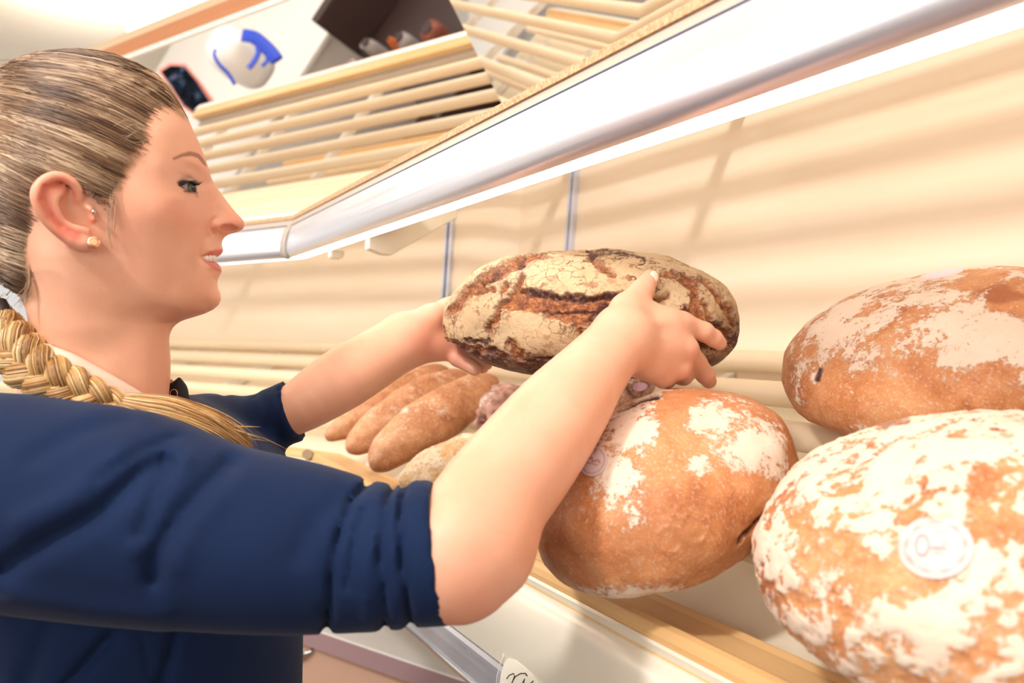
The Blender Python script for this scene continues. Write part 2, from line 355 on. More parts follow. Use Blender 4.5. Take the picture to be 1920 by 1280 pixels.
# ------------------------------------------------------------------ crust materials
def crust_mat(name, deep, mid, light, flour, fl_lo=.40, fl_hi=.58, fine=260, rough=.62, gloss=.0, amt=1.1, crackle=0):
    t = NT(name, Roughness=rough); t.b.inputs['Specular IOR Level'].default_value = .35
    v = t.coords(); big = t.noise(v, 14, 4, .6, .6); f1 = t.noise(v, fine, 5, .65); f2 = t.noise(v, 85, 6, .68, .4); f3 = t.noise(v, 210, 6, .75)
    crust = t.ramp(t.math('ADD', t.math('MULTIPLY', big, .65), t.math('MULTIPLY', f2, .35)), [(.34, deep), (.50, mid), (.66, light)])
    crust = t.mix(t.mr(f1, .52, .66, 0, .30), crust, flour)
    bk = t.attr('brown').outputs['Fac']; crust = t.mix(bk, crust, deep)
    fa = t.attr('flour').outputs['Fac']
    q = t.math('ADD', fa, t.math('MULTIPLY', t.math('SUBTRACT', t.math('ADD', t.math('MULTIPLY', f3, .6), t.math('MULTIPLY', f2, .4)), .5), amt*2))
    fm = t.mr(q, fl_lo, fl_hi, 0, .95)
    c = t.mix(fm, crust, t.mix(t.noise(v, 30), flour, t.mix(.35, flour, mid)))
    if crackle:
        wv = t.n('VectorMath', operation='ADD'); nz = t.n('TexNoise', i_Scale=70, i_Detail=4); t.l(v, nz.inputs['Vector']); sc = t.n('VectorMath', operation='SCALE'); sc.inputs['Scale'].default_value = .022; t.l(nz.outputs['Color'], sc.inputs[0]); t.l(v, wv.inputs[0]); t.l(sc.outputs[0], wv.inputs[1])
        vo = t.n('TexVoronoi', feature='DISTANCE_TO_EDGE', i_Scale=85); t.l(wv.outputs[0], vo.inputs['Vector'])
        cr = t.math('MULTIPLY', t.mr(vo.outputs['Distance'], .0, .085, 1, 0), t.mr(t.noise(v, 24, 4, .6), .42, .62, 0, .8))
        gr = t.mr(t.noise(v, 420, 4, .7), .46, .62, 0, .42)
        c = t.mix(gr, c, rgb(176, 136, 98)); c = t.mix(t.mr(big, .45, .62, 0, .45), c, rgb(196, 160, 118)); c = t.mix(cr, c, rgb(104, 62, 42))
    ck = t.attr('crumb').outputs['Fac']
    crumb = t.ramp(t.noise(v, 170, 6, .75), [(.30, rgb(80, 44, 32)), (.47, rgb(138, 82, 52)), (.60, rgb(184, 116, 68)), (.78, rgb(220, 164, 112))])
    c = t.mix(ck, c, crumb)
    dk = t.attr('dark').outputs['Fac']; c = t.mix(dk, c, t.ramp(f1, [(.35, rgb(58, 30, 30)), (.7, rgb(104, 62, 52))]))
    t.base(c)
    t.l(t.math('ADD', t.math('MULTIPLY', fm, .3), rough-.12), t.b.inputs['Roughness'])
    t.bump(t.math('ADD', t.math('ADD', t.math('MULTIPLY', f1, .5), t.math('MULTIPLY', f2, .6)), t.math('MULTIPLY', fm, .5)), .55, .0016)
    t.b.inputs['Subsurface Weight'].default_value = 0.0
    return t.m
M['rye'] = crust_mat('floury_rye_crust', rgb(158, 84, 46), rgb(204, 134, 84), rgb(220, 160, 112), rgb(238, 222, 204), .36, .60, 380, amt=1.35)
M['held'] = crust_mat('cracked_dark_crust', rgb(96, 56, 42), rgb(150, 98, 68), rgb(184, 138, 98), rgb(214, 188, 150), .30, .56, 300, amt=.75, crackle=1)
M['roll'] = crust_mat('dusty_long_roll_crust', rgb(160, 94, 58), rgb(200, 138, 94), rgb(222, 170, 128), rgb(240, 222, 204), .45, .75)
M['walnut'] = crust_mat('knobbly_walnut_crust', rgb(120, 78, 70), rgb(176, 130, 112), rgb(206, 164, 144), rgb(236, 216, 204), .4, .7)
M['pale'] = crust_mat('pale_seeded_crust', rgb(206, 140, 70), rgb(232, 188, 130), rgb(244, 212, 164), rgb(252, 236, 212), .4, .7)
# ------------------------------------------------------------------ loaf builder
ZZ = np.array([0, 0, 1.0]); _sl = math.atan(SL)
NRM = -math.sin(_sl)*N1+math.cos(_sl)*ZZ; DWN = -(math.cos(_sl)*N1+math.sin(_sl)*ZZ)
def shelf_top(u): return VF+SL*(u-.42)+.0145/math.cos(_sl)
def grid_sphere(nt, npz):
    th, ph = np.meshgrid(np.linspace(0, 2*np.pi, nt, endpoint=False), np.linspace(-np.pi/2, np.pi/2, npz))
    i = np.arange(npz-1)[:, None]*nt+np.arange(nt)[None]; j = np.arange(npz-1)[:, None]*nt+(np.arange(nt)[None]+1) % nt
    return th.ravel(), ph.ravel(), np.stack([i, j, j+nt, i+nt], -1).reshape(-1, 4)
def loaf(name, c, ex, ey, ez, a, b, h, mat, shaper=None, nt=360, npz=180, low=.42, sq=1.0, bluff=1.0):
    th, ph, q = grid_sphere(nt, npz); cp = np.maximum(np.cos(ph), 0)**bluff; sp = np.sin(ph)
    cx, cy = np.cos(th), np.sin(th)
    rr = (np.abs(cx)**(2/sq)+np.abs(cy)**(2/sq))**(-sq/2) if sq != 1 else 1
    X = cp*cx*rr; Y = cp*cy*rr; Zl = low+np.where(sp > 0, (1-low)*sp, -low*np.abs(sp)**.7)
    n = np.stack([cp*cx/a, cp*cy/b, sp/(h*.6)], 1); n /= np.linalg.norm(n, axis=1)[:, None]
    loc = np.stack([X*a, Y*b, Zl*h], 1)
    A = dict(flour=np.zeros(len(th)), crumb=np.zeros(len(th)), dark=np.zeros(len(th)), brown=np.zeros(len(th)))
    R = np.stack([ex, ey, ez])
    d = fbm(loc, 16, 3, seed=a*100)*.012-.006
    if shaper: d = d+shaper(loc, th, ph, loc@R+c, A, n)
    loc = loc+n*d[:, None]; loc[:, 2] = np.maximum(loc[:, 2], 0.0)
    o = fast_mesh(name, loc, q, mat); o.matrix_world = Matrix(((ex[0], ey[0], ez[0], c[0]), (ex[1], ey[1], ez[1], c[1]), (ex[2], ey[2], ez[2], c[2]), (0, 0, 0, 1)))
    for k, v in A.items(): fattr(o, k, np.clip(v, 0, 1))
    return o
def on_shelf(name, u, s, a, b, h, rot, mat, shaper=None, lift=0.0, **kw):
    c = U1(u, s, shelf_top(u))+NRM*lift
    ex = math.cos(rot)*D1+math.sin(rot)*DWN; ey = -math.sin(rot)*D1+math.cos(rot)*DWN
    ez = np.cross(ex, ey)
    if ez@NRM < 0: ey = -ey; ez = -ez
    return loaf(name, c, ex, ey, ez, a, b, h, mat, shaper, **kw)
def blobs(sx, sy, L):
    m = np.zeros(sx.shape)
    for (x, y, rx, ry, amp) in L: m = np.maximum(m, amp*np.exp(-((sx-x)/rx)**2-((sy-y)/ry)**2)) if amp > 0 else m+amp*np.exp(-((sx-x)/rx)**2-((sy-y)/ry)**2)
    return m
def sh_mid(loc, th, ph, wp, A, n):
    sx, sy = project(wp); k = fbm(loc, 34, 5, .6, 2)*1.0; k2 = fbm(loc, 12, 3, .5, 4)
    m = blobs(sx, sy, [(1190, 800, 75, 65, .8), (1160, 900, 60, 70, .78), (1190, 960, 50, 45, .6), (1230, 740, 70, 22, .8), (1340, 780, 70, 50, .72), (1400, 840, 75, 60, .72), (1310, 870, 40, 28, .75), (1450, 860, 40, 60, .6),
        (1260, 760, 22, 60, -.5), (1265, 840, 28, 60, -.6), (1250, 960, 60, 60, -.2), (1130, 1040, 90, 60, -.2), (1400, 960, 90, 40, -.3)])
    edge = sst(sy, 1075, 1110)*.5
    A['flour'] = np.clip(.42*m+.9*(k-.5)+.10+.5*m*(m > .3)+edge, 0, 1)
    lift = 0
    # ragged crack on the right and a stamped ring
    d1 = pdist(sx+30*(k2-.5), sy+50*(k-.5), [(1385, 1015), (1420, 975), (1440, 962)]); A['dark'] = sst(d1, 5, 2)
    A['crumb'] = sst(pdist(sx+20*(k-.5), sy, [(1425, 1000), (1450, 985), (1440, 1030), (1400, 1040)], True), 4, -4)
    d2 = pdist(sx+30*(k-.5), sy+30*(k2-.5), [(1160, 775), (1200, 755), (1230, 752)]); A['dark'] = np.maximum(A['dark'], sst(d2, 7, 3))
    ring = np.abs(np.hypot(sx-1276, sy-959)-11); lift = lift+.0007*sst(ring, 5, 1)
    for (x, y, r) in ((1240, 945, 30), (1300, 990, 26), (1255, 1010, 24)): lift = lift+.0005*sst(np.abs(np.hypot(sx-x, sy-y)-r), 6, 1)
    A['brown'] = .35*sst(k2, .5, .7)
    return .004*(k-.5)+lift-.003*A['dark']
def sh_front(loc, th, ph, wp, A, n):
    sx, sy = project(wp); k = fbm(loc, 42, 5, .6, 12); k2 = fbm(loc, 16, 3, .5, 14); k3 = fbm(loc, 9, 3, .5, 19)
    web = 1-np.abs(k-.5)*9; web2 = 1-np.abs(fbm(loc, 26, 4, .6, 31)-.5)*8
    m = .98-.50*sst(web, .1, .9)-.32*sst(web2, .3, .9)
    m = m+blobs(sx, sy, [(1835, 940, 28, 60, -.8), (1560, 1010, 50, 40, -.55), (1600, 1060, 90, 30, -.45), (1690, 1090, 100, 40, -.45), (1500, 960, 30, 30, -.5), (1890, 880, 60, 10, -.6), (1560, 1150, 30, 18, -.4), (1480, 1120, 40, 30, -.35)])
    m = m-.22*sst(sy, 1140, 1240)
    A['flour'] = np.clip(m+.3*(k3-.5), 0, 1)
    d = pdist(sx+10*(k2-.5), sy+14*(k-.5), [(1575, 815), (1640, 800), (1700, 793)]); A['crumb'] = sst(d, 9, 4)*.8
    d = np.minimum(d, pdist(sx, sy+16*(k-.5), [(1800, 790), (1860, 800), (1960, 805)])); A['brown'] = sst(d, 14, 6)
    return .003*(m-.5)-.002*A['crumb']+.003*(k2-.5)
def sh_rear(loc, th, ph, wp, A, n):
    sx, sy = project(wp); k = fbm(loc, 38, 5, .6, 22); k2 = fbm(loc, 12, 3, .5, 24)
    t = sst(sy+.25*(sx-1470)*.3, 790, 600)
    m = .06+.40*t+blobs(sx, sy, [(1600, 680, 60, 40, .3), (1850, 640, 70, 60, .75), (1560, 620, 60, 60, .5), (1890, 560, 60, 22, -.9), (1830, 530, 40, 18, -.4)])
    A['flour'] = np.clip(m+2.0*(k-.50), 0, .8)
    d = pdist(sx+20*(k-.5), sy, [(1535, 690), (1530, 712)]); A['dark'] = sst(d, 5, 2)
    A['brown'] = .8*sst(pdist(sx+60*(k-.5), sy+40*(k2-.5), [(1820, 545), (1870, 565), (1930, 560), (1890, 530)], True), 4, -6)
    return .003*(k-.5)
lf = on_shelf('rye_loaf', .4912, .5551, .1077, .1245, .1416, 0, M['rye'], sh_mid, sq=.93)
tag(lf, 'round floury rye loaf with an orange bare streak, under the near forearm', 'bread')
lf2 = on_shelf('rye_loaf', .5226, .2867, .1565, .130, .1238, -.0174, M['rye'], sh_front)
tag(lf2, 'heavily floured round loaf with a heart-notched round sticker, nearest the lower right', 'bread')
lf3 = on_shelf('rye_loaf', .7655, .4713, .1676, .1325, .1374, .0102, M['rye'], sh_rear)
tag(lf3, 'large round loaf against the back wall, flour on top and bare orange below', 'bread')
# long rolls and small breads further along
def sh_roll(seed, amt):
    def f(loc, th, ph, wp, A, n):
        k = fbm(loc, 30, 5, .6, seed); k2 = fbm(loc, 10, 3, .5, seed+2)
        A['flour'] = np.clip(amt+.9*(k-.5)+.35*sst(loc[:, 2], .03, .07)*k2, 0, 1); A['brown'] = sst(-loc[:, 2], -.03, -.008)*.5
        return .004*(k2-.5)
    return f
RL = [(.565, 1.485, .042, .155, .074, .22, 41, .12, 'bare brown long roll furthest left, half hidden by the far forearm'),
      (.555, 1.345, .038, .155, .078, .32, 47, .20, 'middle one of the three long rolls, flour cracked along its top'),
      (.5436, 1.200, .046, .1580, .082, .3600, 53, .24, 'frontmost long roll with a dusty top, nearest the knobbly bread')]
for (u, s, a, b, h, rot, sd, am, lb) in RL:
    o = on_shelf('long_roll', u, s, a, b, h, rot, M['roll'], sh_roll(sd, am), nt=180, npz=90); tag(o, lb, 'bread')
def sh_knob(seed, amp):
    def f(loc, th, ph, wp, A, n):
        k = fbm(loc, 30, 3, .5, seed); k2 = fbm(loc, 90, 4, .6, seed+2)
        A['flour'] = np.clip(.30+1.2*(k-.5), 0, 1); A['dark'] = sst(k2, .66, .74)*.8; A['brown'] = sst(k, .5, .3)
        return amp*(k-.5)+.004*(k2-.5)
    return f
o = on_shelf('walnut_bread', .61, 1.075, .052, .066, .066, .06, M['walnut'], sh_knob(61, .045), nt=180, npz=90); tag(o, 'small knobbly greyish-pink bread between the long rolls and the near forearm', 'bread')
o = on_shelf('walnut_bread', .70, .930, .056, .070, .070, .2, M['walnut'], sh_knob(67, .04), nt=180, npz=90); tag(o, 'small knobbly bread mostly hidden behind the near forearm, lilac sticker at its edge', 'bread')
def sh_seed(loc, th, ph, wp, A, n):
    k = fbm(loc, 40, 4, .6, 71); sp = fbm(loc, 300, 2, .5, 73)
    A['flour'] = np.clip(.55+.8*(k-.5), 0, 1); A['dark'] = sst(sp, .78, .84)*.5*(fbm(loc, 20, 2, .5, 75) > .5)
    A['crumb'] = .6*sst(-loc[:, 2], -.022, -.010)
    return .008*(k-.5)
o = on_shelf('seeded_roll', .4816, 1.0153, .0554, .080, .050, -.3644, M['pale'], sh_seed, nt=200, npz=100); tag(o, 'pale seeded roll on the front board, just beyond the near sleeve cuff', 'bread')
# ------------------------------------------------------------------ the loaf being held
zc = lambda L: [(820+x/3.31, 450+y/3.31) for x, y in L]
def sh_held(loc, th, ph, wp, A, n):
    sx, sy = project(wp); front = sst(loc[:, 1], .0, .03) if HEY > 0 else 1
    k = fbm(loc, 40, 5, .6, 81); k2 = fbm(loc, 130, 4, .6, 83); k3 = fbm(loc, 14, 3, .5, 85)
    wx = sx+26*(k-.5)+14*(k2-.5); wy = sy+22*(fbm(loc, 45, 4, .6, 87)-.5)+14*(fbm(loc, 140, 3, .6, 89)-.5)
    facing = (n@np.array([0, 1.0, 0])) > -.25
    poly = zc([(510, 210), (495, 290), (650, 315), (820, 355), (960, 352), (1150, 320), (1130, 420), (1030, 500), (990, 535), (880, 560), (930, 650), (880, 660), (850, 525), (780, 515), (620, 450), (450, 410), (400, 420), (385, 480), (330, 530), (320, 590), (285, 560), (360, 455), (400, 380), (440, 320), (480, 240)])
    cr = [(pdist(wx, wy, poly, True), 3.0)]
    for pts, w in ((zc([(60, 440), (150, 330), (270, 262), (440, 165), (520, 95), (650, 72)]), 7), (zc([(1540, 240), (1600, 300), (1600, 420), (1660, 500), (1760, 560), (1800, 600)]), 8), (zc([(1600, 480), (1560, 440)]), 9),
                   (zc([(455, 640), (485, 690), (520, 735)]), 7), (zc([(60, 660), (150, 680), (330, 705), (420, 745)]), 7), (zc([(20, 560), (50, 640)]), 5), (zc([(1700, 480), (1640, 380)]), 4), (zc([(1020, 160), (1090, 210)]), 6), (zc([(1400, 200), (1480, 215), (1560, 270)]), 3), (zc([(1640, 240), (1720, 330), (1790, 430), (1840, 540)]), 4), (zc([(1330, 340), (1420, 330)]), 3), (zc([(1700, 560), (1640, 640), (1600, 660)]), 9), (zc([(200, 320), (330, 300)]), 3), (zc([(950, 100), (1000, 150)]), 5), (zc([(400, 270), (395, 300)]), 5)):
        cr.append((pdist(wx, wy, pts)-w, 2.5))
    sd = np.minimum.reduce([c[0] for c in cr])
    crumb = sst(sd, 2.5, -2.0)*facing
    # generic fine crackle
    e = 1-np.abs(fbm(loc, 55, 4, .6, 91)-.5)*16; crk = sst(e, .35, .95)*sst(fbm(loc, 22, 2, .5, 93), .50, .62)
    dk = np.zeros(len(sx))
    for pts, w in ((zc([(500, 300), (650, 320), (820, 362), (960, 356), (1150, 325)]), 4.5), (zc([(640, 440), (760, 452), (860, 440), (980, 425)]), 2.4), (zc([(960, 480), (1010, 430), (1060, 410)]), 6.5), (zc([(170, 625), (300, 640)]), 4.5), (zc([(1210, 82), (1280, 130)]), 3),
                   (zc([(540, 75), (500, 150)]), 4), (zc([(940, 68), (1060, 66), (1180, 82)]), 5), (zc([(270, 262), (380, 190)]), 3), (zc([(550, 750), (720, 748), (830, 690), (890, 655)]), 2.5)):
        dk = np.maximum(dk, sst(pdist(wx, wy, pts)-w, 2.5, -1.5))
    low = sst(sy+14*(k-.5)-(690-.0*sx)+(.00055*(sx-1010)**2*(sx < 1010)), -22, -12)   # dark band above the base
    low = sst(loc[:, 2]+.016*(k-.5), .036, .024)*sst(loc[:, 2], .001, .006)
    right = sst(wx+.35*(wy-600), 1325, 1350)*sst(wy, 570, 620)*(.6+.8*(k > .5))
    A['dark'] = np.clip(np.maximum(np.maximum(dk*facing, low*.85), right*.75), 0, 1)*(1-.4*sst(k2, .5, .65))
    A['crumb'] = np.clip(np.maximum(crumb, sst(k, .56, .66)*low*.9), 0, 1)*(1-.35*dk)
    A['flour'] = np.clip(.70+.5*(k3-.5)-.5*crk-.3*low-.6*sst(k2, .62, .72), 0, 1)
    A['brown'] = np.clip(crk*.9, 0, 1)
    lip = sst(sd, 9, 3)*sst(sd, 0, 3)*facing
    A['flour'] = A['flour']-.22*sst(sd, 13, 0)*facing-.2*sst(loc[:, 2], .045, .02); A['brown'] = np.maximum(A['brown'], .35*sst(sd, 10, 1)*facing)
    crumb = sst(sd, 5.5, -5)*facing
    return -.0050*crumb+.0004*lip-.0010*crk-.002*dk*facing+.012*(k3-.5)+.003*(k-.5)+.004*crumb*(k2-.5)
HEY = 1
_a = P(843, 640, .93); _b = P(1378, 668, .83)
ex = (_b-_a)/np.linalg.norm(_b-_a)
tv = np.array([0, -1.0, 0])            # towards the viewer
ey = tv-(tv@ex)*ex; ey /= np.linalg.norm(ey); ez = np.cross(ex, ey)
if ez[2] < 0: ez = -ez
tl = math.radians(9)                  # tipped a little towards the viewer
ey, ez = math.cos(tl)*ey-math.sin(tl)*ez, math.cos(tl)*ez+math.sin(tl)*ey
HC = P(1094, 700, .875)
LB = dict(ex=ex, ey=ey, ez=ez, c=HC, a=.170, b=.098, h=.128)
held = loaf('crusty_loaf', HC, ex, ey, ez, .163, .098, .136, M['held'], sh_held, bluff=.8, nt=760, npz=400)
tag(held, 'dark cracked crusty loaf held up in both hands above the shelf', 'bread')
# ------------------------------------------------------------------ implicit surfaces: fields, blending and a sparse surface-nets mesher
def smin(a, b, k): h = np.clip(.5+.5*(b-a)/k, 0, 1); return b*(1-h)+a*h-k*h*(1-h)
def cone(p, a, b, ra, rb):
    a = np.asarray(a, np.float32); b = np.asarray(b, np.float32); ba = b-a; t = np.clip(((p-a)@ba)/(ba@ba+1e-12), 0, 1)
    return np.linalg.norm(p-a-t[:, None]*ba, axis=1)-(ra+(rb-ra)*t)
def chain(p, pts, rr, k=.004):
    d = None
    for i in range(len(pts)-1):
        q = cone(p, pts[i], pts[i+1], rr[i], rr[i+1]); d = q if d is None else smin(d, q, k)
    return d
def ell(p, c, r, R=None):
    q = p-np.asarray(c, np.float32)
    if R is not None: q = q@np.asarray(R, np.float32).T
    k0 = np.linalg.norm(q/np.asarray(r), axis=1); k1 = np.linalg.norm(q/np.asarray(r)**2, axis=1); return k0*(k0-1)/(k1+1e-9)
def surf(Fn, lo, hi, h, band=2.0):
    lo = np.asarray(lo, float); hi = np.asarray(hi, float); nc = np.ceil((hi-lo)/(4*h)).astype(int); H4 = 4*h
    ax = [lo[i]+H4*np.arange(nc[i]+1) for i in range(3)]
    G = np.stack(np.meshgrid(*ax, indexing='ij'), -1).reshape(-1, 3).astype(np.float32)
    C = Fn(G).reshape(nc+1)
    mn = np.full(nc, 1e9); sg = np.zeros(nc)
    for dx in (0, 1):
        for dy in (0, 1):
            for dz in (0, 1):
                c = C[dx:nc[0]+dx, dy:nc[1]+dy, dz:nc[2]+dz]; mn = np.minimum(mn, np.abs(c)); sg += np.sign(c)
    act = (mn < H4*band) | (np.abs(sg) < 8)
    nf = nc*4+1; m = np.zeros(nf, bool)
    up = np.repeat(np.repeat(np.repeat(act, 4, 0), 4, 1), 4, 2)
    for dx in (0, 1):
        for dy in (0, 1):
            for dz in (0, 1): m[dx:dx+up.shape[0], dy:dy+up.shape[1], dz:dz+up.shape[2]] |= up
    idx = np.argwhere(m); pts = (lo+idx*h).astype(np.float32); val = np.empty(len(pts), np.float32)
    for s in range(0, len(pts), 400000): val[s:s+400000] = Fn(pts[s:s+400000])
    V = np.full(nf, 1.0, np.float32)
    sc = np.repeat(np.repeat(np.repeat(C[:-1, :-1, :-1], 4, 0), 4, 1), 4, 2); V[:-1, :-1, :-1] = np.where(sc < 0, -1, 1)
    V[tuple(idx.T)] = val
    IN = V < 0; n = np.array(nf)-1
    cnt = np.zeros(n, np.int8)
    for dx in (0, 1):
        for dy in (0, 1):
            for dz in (0, 1): cnt += IN[dx:n[0]+dx, dy:n[1]+dy, dz:n[2]+dz]
    cells = np.argwhere((cnt > 0) & (cnt < 8) & up)
    cid = -np.ones(n, np.int64); cid[tuple(cells.T)] = np.arange(len(cells))
    acc = np.zeros((len(cells), 3)); w = np.zeros(len(cells)); corners = [(i, j, k) for i in (0, 1) for j in (0, 1) for k in (0, 1)]
    for a in corners:
        for d in range(3):
            if a[d]: continue
            b = list(a); b[d] = 1
            va = V[tuple((cells+a).T)]; vb = V[tuple((cells+b).T)]; x = (va < 0) != (vb < 0)
            t = np.where(x, va/(va-vb+1e-20), 0); pa = np.tile(np.array(a, float), (len(cells), 1)); pa[:, d] += t
            acc[x] += pa[x]; w[x] += 1
    vert = lo+(cells+acc/np.maximum(w, 1)[:, None])*h
    Q = []
    for d in range(3):
        e = [0, 0, 0]; e[d] = 1; o1, o2 = [(1, 2), (2, 0), (0, 1)][d]
        s = [slice(0, n[0]+1), slice(0, n[1]+1), slice(0, n[2]+1)]
        A = IN[tuple(slice(0, -1) if i == d else slice(None) for i in range(3))]; B = IN[tuple(slice(1, None) if i == d else slice(None) for i in range(3))]
        E = np.argwhere(A != B); ok = (E[:, o1] > 0) & (E[:, o2] > 0) & (E[:, o1] < n[o1]) & (E[:, o2] < n[o2]); E = E[ok]
        fl = A[tuple(E.T)]
        c = []
        for (i, j) in ((-1, -1), (0, -1), (0, 0), (-1, 0)):
            q = E.copy(); q[:, o1] += i; q[:, o2] += j; c.append(cid[tuple(q.T)])
        q = np.stack(c, 1); q[~fl] = q[~fl][:, ::-1]; Q.append(q[(q >= 0).all(1)])
    return vert, np.concatenate(Q)
def relax(v, q, it=2, lam=.5):
    a = np.concatenate([q[:, 0], q[:, 1], q[:, 2], q[:, 3]]); b = np.concatenate([q[:, 1], q[:, 2], q[:, 3], q[:, 0]])
    i = np.concatenate([a, b]); j = np.concatenate([b, a]); n = np.bincount(i, minlength=len(v))[:, None]
    for _ in range(it):
        s = np.stack([np.bincount(i, v[j, k], minlength=len(v)) for k in range(3)], 1); v = v+lam*(s/np.maximum(n, 1)-v)
    return v
def join_meshes(L):
    V = []; Q = []; b = 0
    for v, q in L: V.append(v); Q.append(q+b); b += len(v)
    return np.concatenate(V), np.concatenate(Q)
# ------------------------------------------------------------------ the head: a profile plane with half-widths
HY = .715; HP0 = P(260, 400, HY); KP = HY/F
HYAW = math.radians(21); HX = np.array([math.cos(HYAW), math.sin(HYAW), 0]); HPIT = math.radians(0)
HZv = np.array([0, 0, 1.0]); HYv = np.cross(HZv, HX); HYv /= np.linalg.norm(HYv)      # away from the camera
def to_head(p):
    q = p-HP0.astype(np.float32); return 260+(q@HX.astype(np.float32))/KP, 400-(q@HZv.astype(np.float32))/KP, q@HYv.astype(np.float32)
def hp(px, py, y=0.0):
    "point seen at that pixel whose sideways distance from the head's middle plane is y (negative = camera side)"
    r = np.array([0, 1.0, 0])+(px-960)/F*CAM_R-(py-640)/F*CAM_U; C0 = np.array([0, 0, H])
    return C0+r*(((HP0-C0)@HYv+y)/(r@HYv))
def hc(px, py, w=0.0):
    "the same in the head's own profile coordinates"
    x, y, z = to_head(hp(px, py, -w).astype(np.float32)[None]); return float(x[0]), float(y[0])
def hcl(L, w=0.0): return [hc(x, y, w) for x, y in L]
PROFILE = [(338, 196), (349, 216), (361, 243), (373, 268), (381, 288), (387, 305), (393, 322), (397, 335), (405, 349), (414, 361), (424, 375), (433, 387), (442, 398), (451, 407), (457, 414), (459, 421), (457, 428), (450, 433), (440, 436), (430, 439), (423, 443), (418, 450), (416, 458), (418, 466), (418, 472), (413, 478), (405, 484), (406, 491), (411, 496), (415, 503), (415, 511), (410, 520), (407, 529), (409, 540), (413, 551), (414, 561), (410, 571), (400, 580), (385, 587), (362, 594), (340, 600), (315, 606), (270, 612), (200, 612), (140, 590), (85, 566), (45, 548), (5, 520), (-30, 450), (-55, 350), (-55, 270), (-30, 190), (20, 135), (80, 112), (150, 106), (220, 116), (280, 136), (318, 164)]
WID = [(120, 300, .076), (40, 300, .070), (-20, 300, .050), (200, 300, .074), (120, 200, .066), (200, 180, .056), (120, 140, .036), (30, 190, .050), (290, 200, .047), (250, 240, .064), (300, 250, .056), (330, 240, .041), (350, 270, .034), (340, 300, .044), (368, 300, .028), (378, 310, .021), (300, 310, .063), (240, 330, .069),
       (260, 380, .068), (310, 380, .062), (335, 370, .054), (350, 385, .047), (365, 375, .037), (380, 365, .023), (320, 345, .057), (338, 345, .0475), (352, 348, .0395), (366, 348, .031), (376, 345, .020), (385, 340, .0125), (392, 350, .0105), (400, 360, .0095), (392, 375, .015), (405, 380, .0105), (415, 385, .0095), (425, 395, .0095), (435, 402, .0092), (445, 412, .0088), (450, 420, .0075),
       (400, 395, .0145), (412, 408, .0135), (405, 424, .0165), (418, 424, .0155), (430, 422, .0125), (440, 425, .0098), (400, 436, .0165), (412, 436, .0105), (390, 400, .023), (385, 420, .027), (375, 400, .033), (360, 410, .043), (340, 420, .051), (310, 430, .0585), (280, 430, .063), (388, 445, .0235), (372, 440, .035), (400, 452, .0165), (410, 460, .0100), (395, 465, .021), (408, 470, .0115), (398, 474, .0185), (382, 472, .027), (365, 470, .037), (340, 470, .046), (310, 480, .053), (280, 480, .058),
       (395, 484, .0175), (385, 484, .0240), (400, 496, .0175), (408, 503, .011), (392, 505, .0215), (378, 500, .029), (360, 505, .037), (398, 520, .018), (380, 520, .028), (395, 535, .019), (405, 550, .0125), (395, 558, .0185), (375, 550, .0285), (350, 545, .0375), (320, 540, .045), (390, 572, .0145), (365, 575, .025), (335, 580, .033), (300, 580, .040), (260, 560, .050), (220, 520, .0575), (200, 480, .0630), (160, 430, .068), (120, 400, .072), (60, 400, .068), (60, 480, .055), (150, 520, .055), (0, 400, .056), (100, 560, .045), (230, 590, .035)]
PROFILE_L = hcl(PROFILE); WID_L = [hc(x, y, w)+(w,) for x, y, w in WID]
def _rbf():
    import numpy.linalg as la
    pr = np.array(PROFILE_L, float); pts = []; val = []
    for i in range(len(pr)):
        a = pr[i-1]; b = pr[(i+1) % len(pr)]; t = b-a; t /= la.norm(t); nn = np.array([t[1], -t[0]])
        if nn@(pr[i]-np.array([200, 350])) < 0: nn = -nn
        if 0: pass
        pts.append(pr[i]); val.append(0.0)
    for x, y, w in WID_L: pts.append((x, y)); val.append(w*w)
    X = np.array(pts)/100; y = np.array(val)*1e3
    d = la.norm(X[:, None]-X[None], axis=2); K = np.where(d > 0, d*d*np.log(d+1e-12), 0); K = K+np.eye(len(X))*2e-5
    Pm = np.c_[np.ones(len(X)), X]; A = np.block([[K, Pm], [Pm.T, np.zeros((3, 3))]])
    sol = la.solve(A, np.r_[y, np.zeros(3)])
    gx = np.arange(-160, 560, 2.0); gy = np.arange(40, 700, 2.0); GX, GY = np.meshgrid(gx, gy, indexing='ij')
    Q = np.stack([GX.ravel(), GY.ravel()], 1)/100; W = np.zeros(len(Q))
    for s in range(0, len(Q), 20000):
        dd = la.norm(Q[s:s+20000, None]-X[None], axis=2); W[s:s+20000] = np.where(dd > 0, dd*dd*np.log(dd+1e-12), 0)@sol[:len(X)]+sol[len(X)]+Q[s:s+20000]@sol[len(X)+1:]
    W = W.reshape(GX.shape)/1e3; sd = pdist(GX, GY, PROFILE_L, True)*KP      # metres, negative inside
    inside = sd < 0
    W = np.where(inside, np.maximum(W, np.minimum(2*.006*(-sd), 4e-5)), -2*.010*sd)
    W = np.where(inside, np.minimum(W, 2*.060*(-sd)+1e-7), W)
    return gx, gy, W.astype(np.float32)
RGX, RGY, RW = _rbf()
def bil(tab, x, y):
    fx = np.clip((x-RGX[0])/2, 0, len(RGX)-1.001); fy = np.clip((y-RGY[0])/2, 0, len(RGY)-1.001)
    i = fx.astype(int); j = fy.astype(int); a = fx-i; b = fy-j
    return (tab[i, j]*(1-a)+tab[i+1, j]*a)*(1-b)+(tab[i, j+1]*(1-a)+tab[i+1, j+1]*a)*b
EYE = hcl([(336, 348), (343, 343.5), (352, 341.5), (359, 342.5), (364, 347), (363, 353), (356, 357), (346, 354.5)], .038)
